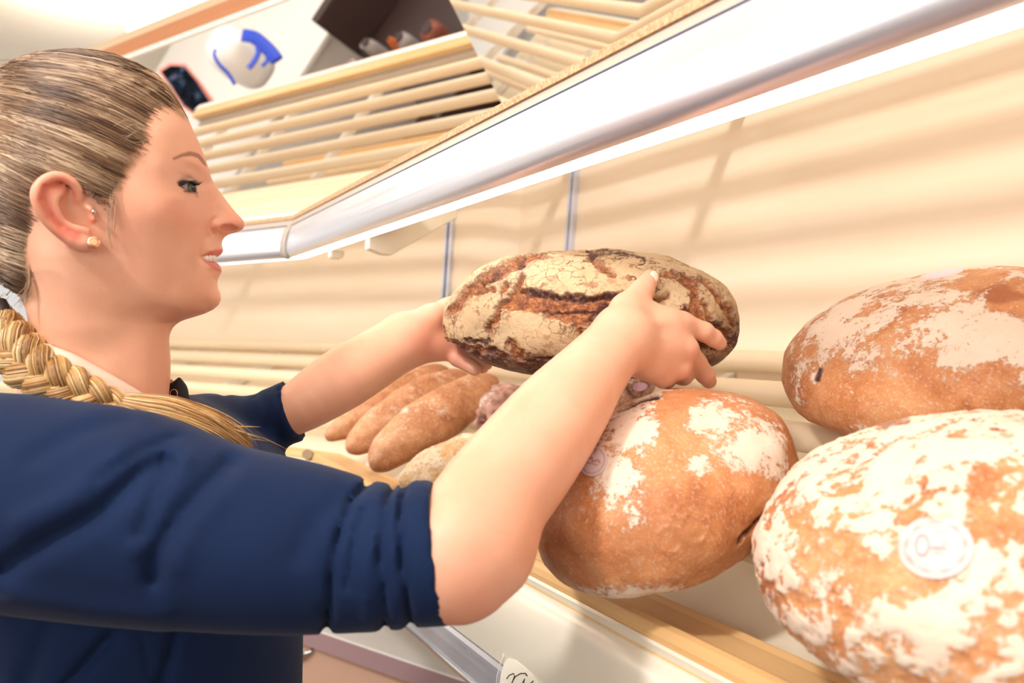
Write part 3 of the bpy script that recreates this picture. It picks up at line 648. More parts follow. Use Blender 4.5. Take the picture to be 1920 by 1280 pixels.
MOUTH = hcl([(381, 483), (390, 480), (404, 478), (424, 476), (424, 489), (404, 490), (392, 489)], .018)
def _detail():
    GX, GY = np.meshgrid(RGX, RGY, indexing='ij')
    def g(x, y, sx, sy, a, w=.037): x, y = hc(x, y, w); return a*np.exp(-((GX-x)/sx)**2-((GY-y)/sy)**2)
    pl = lambda L, w: pdist(GX, GY, hcl(L, w))
    D = g(352, 352, 22, 14, -.0008)+g(352, 332, 16, 4, -.0014)+g(362, 306, 22, 7, .0018, .03)+g(340, 366, 18, 6, -.0006, .045)
    D = D+g(408, 425, 8, 7, .0030, .015)-.0022*np.exp(-(pl([(404, 408), (396, 417), (394, 428), (400, 437)], .017)/3.2)**2)
    D = D+g(402, 472, 12, 4.0, .0018, .016)+g(402, 502, 11, 6, .0022, .016)+g(404, 521, 10, 5, -.0018, .015)
    D = D-.0012*np.exp(-(pl([(392, 440), (382, 458), (374, 478)], .027)/7)**2)+g(376, 484, 5, 7, -.0016, .026)+g(362, 478, 12, 20, .0015, .035)
    D = D+g(300, 400, 40, 30, .002, .06)
    e = pdist(GX, GY, EYE, True); D = D+.0011*np.exp(-((e-3.2)/2.4)**2)
    nost = pdist(GX, GY, hcl([(409, 429), (419, 422.5), (434, 421.5), (448, 426), (440, 431.5), (424, 432)], .011), True); m = pdist(GX, GY, MOUTH, True)
    return D.astype(np.float32), (-.0075*sst(e, 1.2, -1.2)-.0068*sst(nost, .8, -1.2)-.0130*sst(m, .8, -1.0)).astype(np.float32)
RD, RC = _detail()
def head_field(p):
    x, y, z = to_head(p); W = bil(RW, x, y); D = bil(RD, x, y)+bil(RC, x, y)
    w = np.sqrt(np.maximum(W, 0)); k = sst(w, .001, .008); w2 = np.maximum(w+D*k, 0); W2 = np.where(W > 0, w2*w2, W)
    return ((z*z-W2)/(2*np.maximum(np.maximum(w2, np.abs(z)), .009))).astype(np.float32)
def dens(pts, rr, n=4):
    pts = np.asarray(pts, float); rr = np.asarray(rr, float); k = len(pts); T = np.linspace(0, k-1, (k-1)*n+1); out = []
    A = np.c_[pts, rr]; E = np.vstack([2*A[0]-A[1], A, 2*A[-1]-A[-2]])
    for t in T:
        i = min(int(t), k-2); u = t-i; p0, p1, p2, p3 = E[i], E[i+1], E[i+2], E[i+3]
        out.append(.5*((2*p1)+(-p0+p2)*u+(2*p0-5*p1+4*p2-p3)*u*u+(-p0+3*p1-3*p2+p3)*u**3))
    out = np.array(out); return list(out[:, :-1]), list(out[:, -1])
# ear: rim, inner ridge, tragus, lobe over a bowl
def ear_pts(L, y0): return [hp(x, y, -(yy+y0)) for x, y, yy in L]
RIM = ear_pts([(142, 386, .003), (149, 368, .006), (141, 347, .010), (122, 334, .013), (103, 331, .015), (84, 339, .018), (71, 356, .020), (69, 374, .020), (76, 396, .018), (90, 417, .015), (108, 434, .012), (128, 447, .009), (148, 456, .006)], .0690)
RIMR = [.0026, .0033, .0036, .0038, .0040, .0043, .0045, .0042, .0037, .0035, .0036, .0042, .0050]
ANTI = ear_pts([(118, 352, .008), (106, 368, .012), (100, 388, .013), (110, 409, .012), (128, 424, .010), (148, 430, .009), (162, 434, .008)], .0690); ANTIR = [.0030, .0038, .0036, .0034, .0034, .0038, .0036]
LOBE = ear_pts([(140, 448, .006), (160, 455, .005), (172, 450, .003)], .0690)
TRAG = ear_pts([(163, 382, .000), (166, 396, .004), (172, 410, .003)], .0690)
PLATE = ear_pts([(100, 352, .005), (92, 372, .008), (104, 400, .006), (130, 430, .003), (150, 438, .001)], .0690)
RIMd = dens(RIM, RIMR); ANTId = dens(ANTI, ANTIR, 3)
def ear_field(p):
    far = np.linalg.norm(p-np.float32(hp(120, 390, -.08)), axis=1); m = far < .055; out = (far-.045).astype(np.float32)
    if m.any(): out[m] = _ear(p[m])
    return out
def _ear(p):
    d = chain(p, PLATE, [.0075, .009, .0085, .007, .006], .008); d = smin(d, chain(p, *RIMd, .0006), .0030); d = smin(d, chain(p, *ANTId, .0006), .0030)
    d = smin(d, chain(p, LOBE, [.0065, .0065, .0050], .003), .004); d = smin(d, chain(p, TRAG, [.0030, .0038, .0030], .002), .004)
    def cut(d, q, k=.003): return -smin(-d, q, k)
    d = cut(d, chain(p, ear_pts([(128, 384, .010), (140, 398, .008), (152, 408, .006), (160, 418, .004)], .069), [.0070, .0080, .0070, .0045], .003))
    d = cut(d, chain(p, ear_pts([(132, 360, .014), (136, 372, .011)], .069), [.0022, .0030], .002))
    d = cut(d, chain(p, ear_pts([(86, 352, .021), (84, 376, .022), (98, 406, .0185), (116, 425, .015)], .069), [.0024, .0028, .0024, .0016], .002), .002)
    return d
NECK = [hp(175, 440, 0), hp(183, 560, .002), hp(190, 680, .004), hp(182, 790, .006)]
def head_all(p):
    d = head_field(p)
    n = chain(p, NECK, [.048, .0500, .0500, .054], .02)
    n = smin(n, cone(p, hp(255, 590, -.012), hp(262, 745, -.022), .013, .011), .02)     # sternomastoid
    n = smin(n, cone(p, hp(258, 640, .0), hp(262, 770, .0), .017, .018), .02)
    n = smin(n, cone(p, hp(160, 720, 0), hp(130, 800, -.01), .03, .05), .03)
    d = smin(d, n, .020); d = smin(d, cone(p, hp(128, 480, -.046), hp(150, 600, -.034), .020, .022), .022)
    return smin(d, ear_field(p), .0028)
# ------------------------------------------------------------------ arms and hands
def rays(px, py): return (np.array([0, 1.0, 0])+(px-960)/F*CAM_R-(py-640)/F*CAM_U)
_hv = np.empty(len(held.data.vertices)*3, np.float32); held.data.vertices.foreach_get('co', _hv); _hv = _hv.reshape(-1, 3)
_hw = _hv@np.array(held.matrix_world.to_3x3()).T+np.array(held.matrix_world.translation); _hx, _hy = project(_hw)
def loafY(px, py, back=False):
    m = np.hypot(_hx-px, _hy-py) < 6
    if not m.any(): m = np.hypot(_hx-px, _hy-py) < np.hypot(_hx-px, _hy-py).min()+4
    return float(_hw[m, 1].max() if back else _hw[m, 1].min())
def LP(px, py, off): Y = loafY(px, py)-off; return P(px, py, Y)
ARM_R = [P(690, 1046, .562), P(795, 1045, .556), P(858, 1030, .556), P(922, 938, .590), P(985, 858, .618), P(1050, 774, .650), P(1108, 700, .682), P(1150, 650, .706), P(1168, 632, .714)]
ARM_RR = [.030, .0340, .0410, .0408, .0402, .0370, .0300, .0262, .0262]
iM, mM, rM, kM = P(1279, 607, .752), P(1286, 655, .745), P(1272, 690, .745), P(1243, 706, .742)
wr = P(1160, 640, .712)
def hand_r(p):
    pal = cone(p, P(1168, 628, .718), iM, .0170, .0110)
    pal = smin(pal, cone(p, P(1168, 642, .714), mM, .0185, .0112), .010); pal = smin(pal, cone(p, P(1168, 655, .716), rM, .0175, .0108), .010); pal = smin(pal, cone(p, P(1172, 668, .722), kM, .0150, .0100), .010)
    pal = smin(pal, ell(p, P(1222, 640, .748), (.034, .020, .030)), .012)
    th1 = P(1178, 584, .738)
    tt = LP(1219, 522, .0080); ti = LP(1204, 545, .0105)
    thumb = chain(p, [P(1166, 612, .722), th1, ti], [.0190, .0160, .0115], .006); thumb = smin(thumb, chain(p, [ti, tt], [.0108, .0086], .004), .003)
    web = cone(p, th1, P(1250, 600, .748), .013, .0105)
    d = smin(smin(pal, thumb, .010), web, .012)
    # fingers: index along the loaf, middle below it, ring and little curling under
    fi = chain(p, [iM, LP(1320, 622, .0075), LP(1338, 634, .0075), LP(1349, 643, .0065)], [.0108, .0094, .0084, .0070], .003)
    fm = chain(p, [mM, P(1305, 680, .772), P(1322, 702, .786), P(1329, 714, .798)], [.0112, .0102, .0092, .0078], .003)
    fr = chain(p, [rM, P(1281, 703, .778), P(1276, 705, .800), P(1262, 700, .818)], [.0108, .0098, .0086, .0074], .003)
    fk = chain(p, [kM, P(1250, 711, .770), P(1240, 706, .790), P(1228, 700, .802)], [.0100, .0088, .0078, .0068], .003)
    for f, k in ((fi, .005), (fm, .005), (fr, .005), (fk, .005)): d = smin(d, f, k)
    d = smin(d, np.linalg.norm(p-(LP(1320, 621, .0125)), axis=1)-.0062, .004)
    # knuckles and tendons
    for c, r in ((iM, .0108), (mM, .0105)): d = smin(d, np.linalg.norm(p-(c+np.array([-.001, -.0058, .001])), axis=1)-r*.60, .005)
    for a, b in ((P(1200, 625, .702), mM), (P(1200, 648, .703), rM), (P(1205, 612, .704), iM)): d = smin(d, cone(p, a+np.array([0, .004, 0]), b+np.array([-.004, -.0062, 0]), .0032, .0048), .004)
    return d
ARM_Rd = dens(ARM_R, ARM_RR, 4)
def arm_r(p):
    d = chain(p, *ARM_Rd, .004)
    d = smin(d, cone(p, P(868, 1074, .556), P(896, 1036, .562), .026, .032), .03)      # elbow point
    return smin(d, hand_r(p), .014)
ARM_L = [P(470, 800, .875), P(548, 770, .868), P(630, 718, .880), P(705, 672, .905), P(752, 642, .925)]
ARM_LR = [.018, .0265, .0335, .0325, .0300]
def hand_l(p):
    k = [P(826, 615, .960), P(842, 628, .955), P(850, 642, .948), P(846, 656, .940)]
    d = cone(p, P(758, 630, .930), k[0], .0235, .0125)
    for i, q in enumerate(k[1:]): d = smin(d, cone(p, P(760, 636+6*i, .928-.003*i), q, .0220, .0125), .010)
    tips = [(905, 668, .975), (912, 674, .955), (905, 680, .940), (890, 684, .925)]
    for q, (x, y, Y) in zip(k, tips): d = smin(d, chain(p, [q, (q+P(x-22, y+4, Y))/2, P(x, y+8, Y)], [.0105, .0092, .0078], .003), .005)
    th = chain(p, [P(770, 618, .922), P(808, 596, .938), P(838, 578, .952), P(862, 562, .962)], [.0200, .0160, .0115, .0092], .006)
    return smin(d, th, .012)
ARM_Ld = dens(ARM_L, ARM_LR, 4)
def arm_l(p): return smin(chain(p, *ARM_Ld, .003), hand_l(p), .014)
person = empty('person', (-.36, .78, 0))
tag(person, 'woman in a navy top with braided fair hair, holding up the dark crusty loaf', 'person')
_bx = np.array([hp(x, y, w) for x in (-80, 480) for y in (85, 790) for w in (-.115, .095)])
hv, hq = surf(head_all, _bx.min(0), _bx.max(0), .00105)
hv = relax(hv, hq, 1, .4)
lo = np.array([-.20, .48, H-.24]); hi = np.array([.26, .86, H+.11])
av, aq = surf(arm_r, lo, hi, .0014); av = relax(av, aq, 1, .4)
bv, bq = surf(arm_l, (-.34, .80, H-.16), (-.02, 1.03, H+.09), .0018); bv = relax(bv, bq, 1, .4)
TORSO_C = np.array([-.345, .78])
SH_R = P(60, 960, .645); SH_L = P(395, 835, .905)
def torso_core(p, g=0.0):
    q = p.copy(); q[:, 2] = np.clip(q[:, 2], H-.80, H-.17); q = p-np.stack([np.full(len(p), TORSO_C[0]), np.full(len(p), TORSO_C[1]), q[:, 2]], 1).astype(np.float32)
    s = np.array([.125+g, .150+g, .10+g]); k0 = np.linalg.norm(q/s, axis=1); k1 = np.linalg.norm(q/s**2, axis=1)+1e-9; d = k0*(k0-1)/k1
    d = smin(d, chain(p, [SH_R, P(165, 850, .765), SH_L], [.054+g, .062+g, .026+g], .04), .06)
    d = smin(d, chain(p, [SH_R, P(400, 1000, .585), ARM_R[0]], [.056+g, .050+g, .036+g], .02), .03)
    return smin(d, chain(p, [SH_L, ARM_L[0]], [.026+g, .024+g], .02), .02)
tv_, tq_ = surf(torso_core, (-.62, .50, H-.92), (.0, 1.03, H-.02), .009)
skinV, skinQ = join_meshes([(hv, hq), (av, aq), (bv, bq), (tv_, tq_)])
# skin
t = NT('skin', Roughness=.46); t.b.inputs['Specular IOR Level'].default_value = .4
v_ = t.coords(); fine = t.noise(v_, 420, 4, .6); big = t.noise(v_, 22, 3, .5)
base = t.mix(t.mr(big, .35, .65), rgb(228, 168, 138), rgb(233, 176, 146))
base = t.mix(t.attr('red').outputs['Fac'], base, rgb(222, 104, 84)); base = t.mix(t.attr('lip').outputs['Fac'], base, rgb(206, 98, 92)); base = t.mix(t.attr('makeup').outputs['Fac'], base, rgb(96, 66, 60))
base = t.mix(t.attr('brow').outputs['Fac'], base, rgb(140, 88, 60)); base = t.mix(t.attr('hairline').outputs['Fac'], base, rgb(170, 124, 90))
t.base(t.mix(t.mr(fine, .45, .75, 0, .10), base, rgb(205, 130, 100)))
t.bump(fine, .10, .0006); t.b.inputs['Subsurface Weight'].default_value = .16; t.b.inputs['Subsurface Radius'].default_value = (1, .35, .2); t.b.inputs['Subsurface Scale'].default_value = .006; M['skin'] = t.m
body = fast_mesh('body', skinV, skinQ, M['skin']); adopt(person, body)
sx, sy, sz = to_head(skinV.astype(np.float32)); ish = np.zeros(len(sx)); ish[:len(hv)] = 1
def gg(x, y, ax, ay, a, w=.05): x, y = hc(x, y, w); return a*np.exp(-((sx-x)/ax)**2-((sy-y)/ay)**2)
near = (sz < 0)*ish
red = gg(330, 400, 50, 34, .20)+gg(440, 415, 26, 22, .32, .008)+gg(405, 428, 18, 12, .25, .015)+gg(395, 380, 12, 30, .1, .01)+gg(250, 450, 60, 60, .1)
ed = ear_field(skinV.astype(np.float32)); earm = sst(ed, .003, .0)*near*(sx < hc(184, 400, .075)[0])
red = red+earm*(.16+.55*np.exp(-(pdist(sx, sy, hcl([(118, 340), (88, 352), (84, 376), (98, 406), (118, 428), (140, 440)], .085))/9)**2)+.40*np.exp(-(pdist(sx, sy, hcl([(136, 362), (134, 376), (150, 402), (168, 422)], .078))/8)**2)+gg(130, 440, 30, 12, .25, .08))
nw = np.zeros(len(sx)); hpx, hpy = project(skinV)
for (c, r, a) in ((iM, .012, .20), (mM, .012, .18), (P(1349, 642, .806), .012, .28), (P(1329, 714, .798), .012, .3), (LP(1219, 522, .008), .012, .28), (P(842, 650, .925), .03, .30), (P(900, 1100, .55), .05, .16), (P(795, 645, .9), .02, .25), (P(1318, 621, .787), .008, .15)):
    nw = nw+a*np.exp(-(np.linalg.norm(skinV-c, axis=1)/r)**2)
fattr(body, 'red', np.clip(red*ish+nw*(1-ish), 0, .8))
up_lip = pdist(sx, sy, hcl([(376, 482), (392, 473), (404, 467), (420, 464), (424, 480), (404, 479), (390, 481)], .016), True); lo_lip = pdist(sx, sy, hcl([(378, 485), (392, 489), (404, 490), (424, 488), (420, 508), (408, 508), (394, 500), (384, 493)], .016), True)
fattr(body, 'lip', np.clip(np.maximum(sst(up_lip, 2, -2), sst(lo_lip, 2.5, -2.5))*.85, 0, 1)*ish)
ee = pdist(sx, sy, EYE, True)
mk = .75*sst(ee, 5, 0)*sst(sy, hc(350, 362, .037)[1], hc(350, 352, .037)[1])+.5*np.exp(-(pdist(sx, sy, hcl([(338, 347), (345, 337), (356, 332), (366, 336)], .037))/5)**2)+.4*np.exp(-(pdist(sx, sy, hcl([(340, 352), (352, 360), (366, 361), (370, 366)], .037))/2.6)**2)+.85*(ee < -1)
fattr(body, 'makeup', np.clip(mk, 0, .9)*ish*(np.abs(sz) > .012))
bd = pdist(sx, sy, hcl([(328, 307), (342, 297), (358, 289), (372, 289), (384, 299)], .030)); wbr = 2.0+3.0*sst(sx, hc(325, 300, .03)[0], hc(375, 300, .03)[0])
fattr(body, 'brow', sst(bd, wbr+2, wbr-2)*ish*.85*(np.abs(sz) > .010))
ho = hcl([(345, 205), (300, 190), (262, 215), (236, 260), (262, 300), (240, 335), (215, 360), (190, 352), (160, 330), (110, 320), (60, 360), (50, 470), (60, 560), (-80, 600), (-80, 60), (330, 60)], .05)
hl = pdist(sx+14*(fbm(skinV, 60, 3, .5, 3)-.5), sy, ho, True); fattr(body, 'hairline', sst(hl, 10, -6)*ish)
# eyeball, teeth, lashes, studs
def ball(name, c, r, mat, parent, seg=32):
    th, ph, q = grid_sphere(seg, seg//2); v = np.stack([np.cos(ph)*np.cos(th), np.cos(ph)*np.sin(th), np.sin(ph)], 1)*np.asarray(r)+np.asarray(c)
    o = fast_mesh(name, v, q, mat); adopt(parent, o); return o
t = NT('eye_surface', Roughness=.06); g = t.attr('iris').outputs['Fac']
t.base(t.ramp(g, [(.0, rgb(222, 206, 200)), (.40, rgb(214, 200, 196)), (.46, rgb(70, 66, 58)), (.60, rgb(120, 128, 104)), (.80, rgb(96, 92, 74)), (.84, rgb(16, 14, 14))])); M['eye'] = t.m
for sgn in (-1, 1):
    c = hp(343.5, 351.5, -.0275) if sgn < 0 else hp(350, 352, .028); r = .0110
    th, ph, q = grid_sphere(48, 32); v = np.stack([np.cos(ph)*np.cos(th), np.cos(ph)*np.sin(th), np.sin(ph)], 1)
    look = HX*.80+HYv*sgn*.60-HZv*.10; look /= np.linalg.norm(look); co = v@look
    vv = v*r+look*(.0012*sst(co, .84, .95))[:, None]+c
    o = fast_mesh('eye', vv, q, M['eye']); adopt(person, o); fattr(o, 'iris', np.clip((co-.70)/.30, 0, 1))
M['lash'] = plain('black_lashes', rgb(22, 16, 16), .5); M['tooth'] = plain('teeth', rgb(238, 226, 214), .2)
def bw(px, py):
    w = .03
    for _ in range(12): x, y = hc(px, py, w); w = .5*w+.5*math.sqrt(max(float(bil(RW, np.array([x]), np.array([y]))[0]), 0))
    return w*w
parts = []
rnd = random.Random(4)
for i in range(34):
    t_ = i/33; bx_ = 340+25*t_; by_ = 346-5*math.sin(math.pi*min(t_*1.1, 1))*1.0; w0 = math.sqrt(max(bw(bx_, by_), 0))
    ln = 5+9*t_+rnd.uniform(-1, 1); a = hp(bx_, by_, -(w0+.0008)); b = hp(bx_+ln*.55, by_+1.0, -(w0+.0035-.0012*t_)); c = hp(bx_+ln*1.15, by_-3-2.0*t_+rnd.uniform(-1, 1), -(w0+.0040-.002*t_))
    parts.append(tube([a, b, c], [.00042, .00034, .00010], 4))
for i in range(12):
    t_ = i/11; bx_ = 345+24*t_; by_ = 357+2*t_; w0 = math.sqrt(max(bw(bx_, by_), 0)); a = hp(bx_, by_, -(w0)); b = hp(bx_+3, by_+4, -(w0+.0018)); parts.append(tube([a, b], [.00028, .0001], 4))
lid = []
for i in range(12):
    t_ = i/11; x = 335+31*t_; y = 348.5-7.5*math.sin(math.pi*t_)**.8-1*t_*.9; w0 = math.sqrt(max(bw(x, y), 0)); lid.append(hp(x, y, -(w0+.0002)))
parts.append(tube(lid, [.0004]+[.0009]*10+[.0005], 6))
V, f_ = joinvf(parts); o = mesh_obj('eyelashes', V, f_, M['lash'], smooth=True); adopt(person, o)
parts = []
for k in range(6):
    for sgn in (-1, 1):
        ang = .16+.30*k; cx_ = 408-30*(1-math.cos(ang)); lat = .0055+.0215*math.sin(ang) if k else .0045
        c = hp(cx_-9, 484, sgn*(.0042+.0185*math.sin(ang*.9))); th, ph, q = grid_sphere(14, 8)
        v = np.stack([np.cos(ph)*np.cos(th)*.0038, np.cos(ph)*np.sin(th)*.0040, np.sin(ph)*.0040], 1)+c; parts.append(([tuple(x) for x in v], [tuple(x) for x in q]))
V, f_ = joinvf(parts); o = mesh_obj('teeth', V, f_, M['tooth'], smooth=True); adopt(person, o)
M['gold'] = plain('rose_gold', rgb(238, 178, 140), .22, Metallic=.7); M['pearl'] = plain('peach_stone', rgb(250, 190, 140), .25)
def disc(name, c, n, r, hgt, mat, rim=None):
    n = np.asarray(n)/np.linalg.norm(n); v, f = tube([c, c+n*hgt*.6, c+n*hgt], [r, r, r*.8], 24); o = mesh_obj(name, v, f, mat, smooth=True, auto=40); adopt(person, o); return o
ec = hp(176, 455, -.0790)
disc('ear_stud', ec, -HYv+HX*.25, .0046, .0018, M['gold']); disc('ear_stud', ec-HYv*.0014+HX*.0004, -HYv+HX*.25, .0026, .0014, M['pearl'])
ball('tragus_stud', hp(175, 397, -.0775), (.0019,)*3, M['chrome'], person, 16)
ball('tragus_stud', hp(175, 397, -.0755), (.0012,)*3, M['chrome'], person, 16)

M['nail'] = plain('fingernail', rgb(246, 206, 186), .22)
for (px_, py_, off, r_) in ((1226, 519, .0165, (.0042, .0018, .0060)), (1353, 641, .0110, (.0034, .0018, .0038))):
    ball('nail', LP(px_, py_, off), r_, M['nail'], person, 20)
# ------------------------------------------------------------------ hair: a combed-back shell, combed strands, a plaited braid and its loose tail
HL = [(346, 204, .012), (330, 192, .03), (312, 190, .04), (296, 198, .048), (278, 216, .055), (270, 240, .06), (274, 262, .062), (250, 285, .066), (236, 306, .068), (220, 335, .070), (211, 366, .070), (198, 374, .070), (182, 364, .071), (162, 352, .072), (141, 343, .074), (98, 325, .074), (64, 338, .072), (56, 390, .068), (51, 480, .060), (55, 555, .045), (68, 592, .03)]
HPOLY = [hc(x, y, w) for x, y, w in HL]+[hc(20, 600, 0), (-140, 560), (-140, 60), hc(300, 60, 0), hc(352, 160, 0)]
def hair_shell(p):
    x, y, z = to_head(p); d = pdist(x.astype(float), y.astype(float), HPOLY, True)*KP
    lift = .0030*sst(-d, .0, .02)
    a = head_field(p)-lift-.0008*np.sin(p[:, 2]*900+p[:, 0]*240)*0
    return smin(a*0+np.maximum(a, d-.0005), np.maximum(a, d-.0005), .001).astype(np.float32)
_b = np.array([hp(x, y, w) for x in (-90, 380) for y in (75, 610) for w in (-.095, .095)])
v, q = surf(hair_shell, _b.min(0), _b.max(0), .0024); v = relax(v, q, 2)
def hairmat(name, c0, c1, c2, rough=.38):
    t = NT(name, Roughness=rough); t.b.inputs['Specular IOR Level'].default_value = .6
    t.base(t.ramp(t.attr('tone').outputs['Fac'], [(0.0, c0), (.5, c1), (1.0, c2)])); return t.m
M['hair'] = hairmat('combed_fair_hair', rgb(80, 54, 38), rgb(148, 112, 82), rgb(220, 192, 160))
M['braidhair'] = hairmat('blonde_braid_hair', rgb(148, 98, 50), rgb(214, 166, 102), rgb(250, 222, 170))  # braid and loose tail, blonder than the combed hair
t = NT('hair_undercoat', Roughness=.6); t.base(t.ramp(t.noise(t.coords((1, 1, 1)), 60, 4), [(.3, rgb(120, 86, 58)), (.7, rgb(160, 120, 84))])); M['undercoat'] = t.m
hair = fast_mesh('hair', v, q, M['undercoat']); adopt(person, hair)
def fibres(name, paths, rad, tone, mat, parent):
    "paths: (n, m, 3) polylines as thin three-sided tubes in one mesh"
    P_ = np.asarray(paths, float); n, m, _ = P_.shape
    T_ = np.gradient(P_, axis=1); T_ /= np.linalg.norm(T_, axis=2, keepdims=True)+1e-12
    ref = np.array([.13, -.9, .41]); A_ = np.cross(T_, ref); A_ /= np.linalg.norm(A_, axis=2, keepdims=True)+1e-12; B_ = np.cross(T_, A_)
    taper = np.ones(m); taper[-3:] = [.8, .5, .15]; taper[0] = .25; taper[1] = .7
    rr = np.broadcast_to(np.asarray(rad).reshape(-1, 1), (n, m))*taper
    V = np.stack([P_+rr[..., None]*(math.cos(a)*A_+math.sin(a)*B_) for a in (0, 2.094, 4.189)], 2).reshape(-1, 3)
    base = (np.arange(n)[:, None]*m+np.arange(m-1)[None])*3; Q = []
    for k in range(3): Q.append(np.stack([base+k, base+(k+1) % 3, base+3+(k+1) % 3, base+3+k], -1).reshape(-1, 4))
    o = fast_mesh(name, V, np.concatenate(Q), mat)
    fattr(o, 'tone', np.repeat(np.clip(tone, 0, 1), m*3)); adopt(parent, o) if parent is person else adopt_child(parent, o); return o
def adopt_child(par, o): o.parent = par; o.matrix_parent_inverse = par.matrix_world.inverted(); return o
rg = np.random.RandomState(11)
def local_pt(x, y, off, side=-1):
    x = np.asarray(x, float); y = np.asarray(y, float); W = np.maximum(bil(RW, x, y), 0); z = side*(np.sqrt(W)+off)
    z0 = side*np.sqrt(W); e = 2.0; sh = x.shape; xr, yr = x.ravel(), y.ravel()
    gx = ((bil(RW, xr+e, yr)-bil(RW, xr-e, yr))/(2*e*KP)).reshape(sh); gy = ((bil(RW, xr, yr+e)-bil(RW, xr, yr-e))/(2*e*KP)).reshape(sh)
    nx, ny, nz = -gx, -gy, 2*z0; L = np.sqrt(nx*nx+ny*ny+nz*nz)+1e-9; nx, ny, nz = nx/L, ny/L, nz/L
    return HP0+HX*((x-260)*KP+nx*off)[..., None]-HZv*((y-400)*KP+ny*off)[..., None]+HYv*(z0+nz*off)[..., None]
YTOP = np.array([RGY[np.argmax(RW[i] > 6e-6)] if (RW[i] > 6e-6).any() else 400 for i in range(len(RGX))], float)
def comb(n, m, starts, side, seed, off=(.0024, .0052)):
    r = np.random.RandomState(seed); S_ = np.array([starts[i] for i in r.randint(0, len(starts), n)]); S_ = S_+r.normal(0, 1, S_.shape)*np.array([7, 8])+np.array([-3, -2])
    e = np.array([-60.0, 500.0]); hgt = np.clip((400-S_[:, 1])/240, -.6, 1.1)      # higher strands end higher on the back of the head
    E_ = np.stack([-100+r.normal(0, 12, n), np.interp(S_[:, 1], [110, 260, 380, 480, 600], [165, 205, 275, 410, 505])+r.normal(0, 8, n)], 1)
    Cc = (S_+E_)/2+np.stack([r.normal(0, 6, n)+12, -12-10*np.clip(hgt, 0, 1)-62*sst(S_[:, 0], 180, 330)*np.clip(hgt, 0, 1)+r.normal(0, 5, n)], 1)
    t_ = np.linspace(0, 1, m)[None, :, None]; B_ = (1-t_)**2*S_[:, None]+2*t_*(1-t_)*Cc[:, None]+t_*t_*E_[:, None]
    ln = r.uniform(.55, 1.0, n); 
    wv = r.normal(0, 1.4, (n, 1))*np.sin(np.linspace(0, 6, m)[None]+r.uniform(0, 6, (n, 1)))
    x = B_[..., 0]; y = B_[..., 1]+wv; y = np.maximum(y, np.interp(x, RGX, YTOP)+r.uniform(.8, 3.5, (n, 1)))
    bad = (pdist(x.ravel(), y.ravel(), HPOLY, True).reshape(x.shape) > 1.5) | (bil(RW, x.ravel(), y.ravel()).reshape(x.shape) < 3e-6); bad[:, 0] = False
    first = np.where(bad.any(1), bad.argmax(1), m); idx = np.minimum(np.arange(m)[None], np.maximum(first[:, None]-1, 0)); x = np.take_along_axis(x, idx, 1)+np.arange(m)[None]*1e-4; y = np.take_along_axis(y, idx, 1)
    o_ = r.uniform(off[0], off[1], (n, 1))*np.ones((1, m)); o_[:, 0] = .0005; o_[:, 1] = o_[:, 1]*.6
    return local_pt(x, y, o_, side)
line = []
for a, b in zip(HPOLY[:20], HPOLY[1:21]):
    L_ = max(2, int(math.hypot(a[0]-b[0], a[1]-b[1])/3))
    for k in range(L_): line.append((a[0]+(b[0]-a[0])*k/L_, a[1]+(b[1]-a[1])*k/L_))
inner = [(x, y) for x, y in zip(rg.uniform(-80, 330, 6000), rg.uniform(100, 560, 6000))]
ix = np.array(inner); ins = pdist(ix[:, 0], ix[:, 1], HPOLY, True) < -8; ins &= bil(RW, ix[:, 0], ix[:, 1]) > 1e-5; inner = [tuple(v) for v in ix[ins]]
def tone_of(paths, r, base=.42):
    a = paths[:, 2]; band = fbm(a, 55, 3, .6, 7)+.6*fbm(a, 200, 2, .6, 9); return np.clip(base+(band-.8)*1.9+r.normal(0, .16, len(a)), 0, 1)
ps = [comb(2300, 14, line, -1, 1), comb(3600, 12, inner, -1, 2, (.0030, .0060)), comb(1500, 12, inner, 1, 3), comb(500, 12, line, 1, 4)]
# resample to one length
def resamp(p, m): t0 = np.linspace(0, 1, p.shape[1]); t1 = np.linspace(0, 1, m); i = np.clip((t1*(p.shape[1]-1)).astype(int), 0, p.shape[1]-2); f = (t1*(p.shape[1]-1)-i)[None, :, None]; return p[:, i]*(1-f)+p[:, i+1]*f
ps = np.concatenate([resamp(p, 13) for p in ps])
ps_main = ps
# stray hairs: in front of the ear, over the brow and at the nape
st = []
def stray(L, w=.06, n=1, j=2):
    for _ in range(n):
        pts = [hp(x+rg.normal(0, j), y+rg.normal(0, j), -(ww)) for x, y, ww in L]; pts, _r = dens(pts, [0]*len(pts), 5); t0 = np.array(pts); st.append(resamp(t0[None], 16)[0])
stray([(212, 366, .073), (208, 390, .074), (204, 430, .073), (210, 468, .071)], n=7, j=2.5)
stray([(222, 340, .072), (215, 400, .0735), (212, 440, .073)], n=4)
for k in range(26):
    x = rg.uniform(232, 285); y = rg.uniform(225, 300); stray([(x, y, .064), (x-16, y+rg.uniform(-12, 12), .070), (x-40, y+rg.uniform(-16, 16), .073)], n=1)
for k in range(30):
    x = rg.uniform(40, 300); y = 112+.0006*(x-130)**2*1.2; stray([(x, y+4, .015), (x-22, y-4-rg.uniform(0, 4), .012), (x-50, y-2, .012)], n=1, j=1.5)
for k in range(26):
    stray([(60+rg.uniform(-6, 6), 480+rg.uniform(0, 70), .055), (50, 545+rg.uniform(-10, 10), .05), (30+rg.uniform(-10, 20), 560+rg.uniform(-10, 24), .05)], n=1)
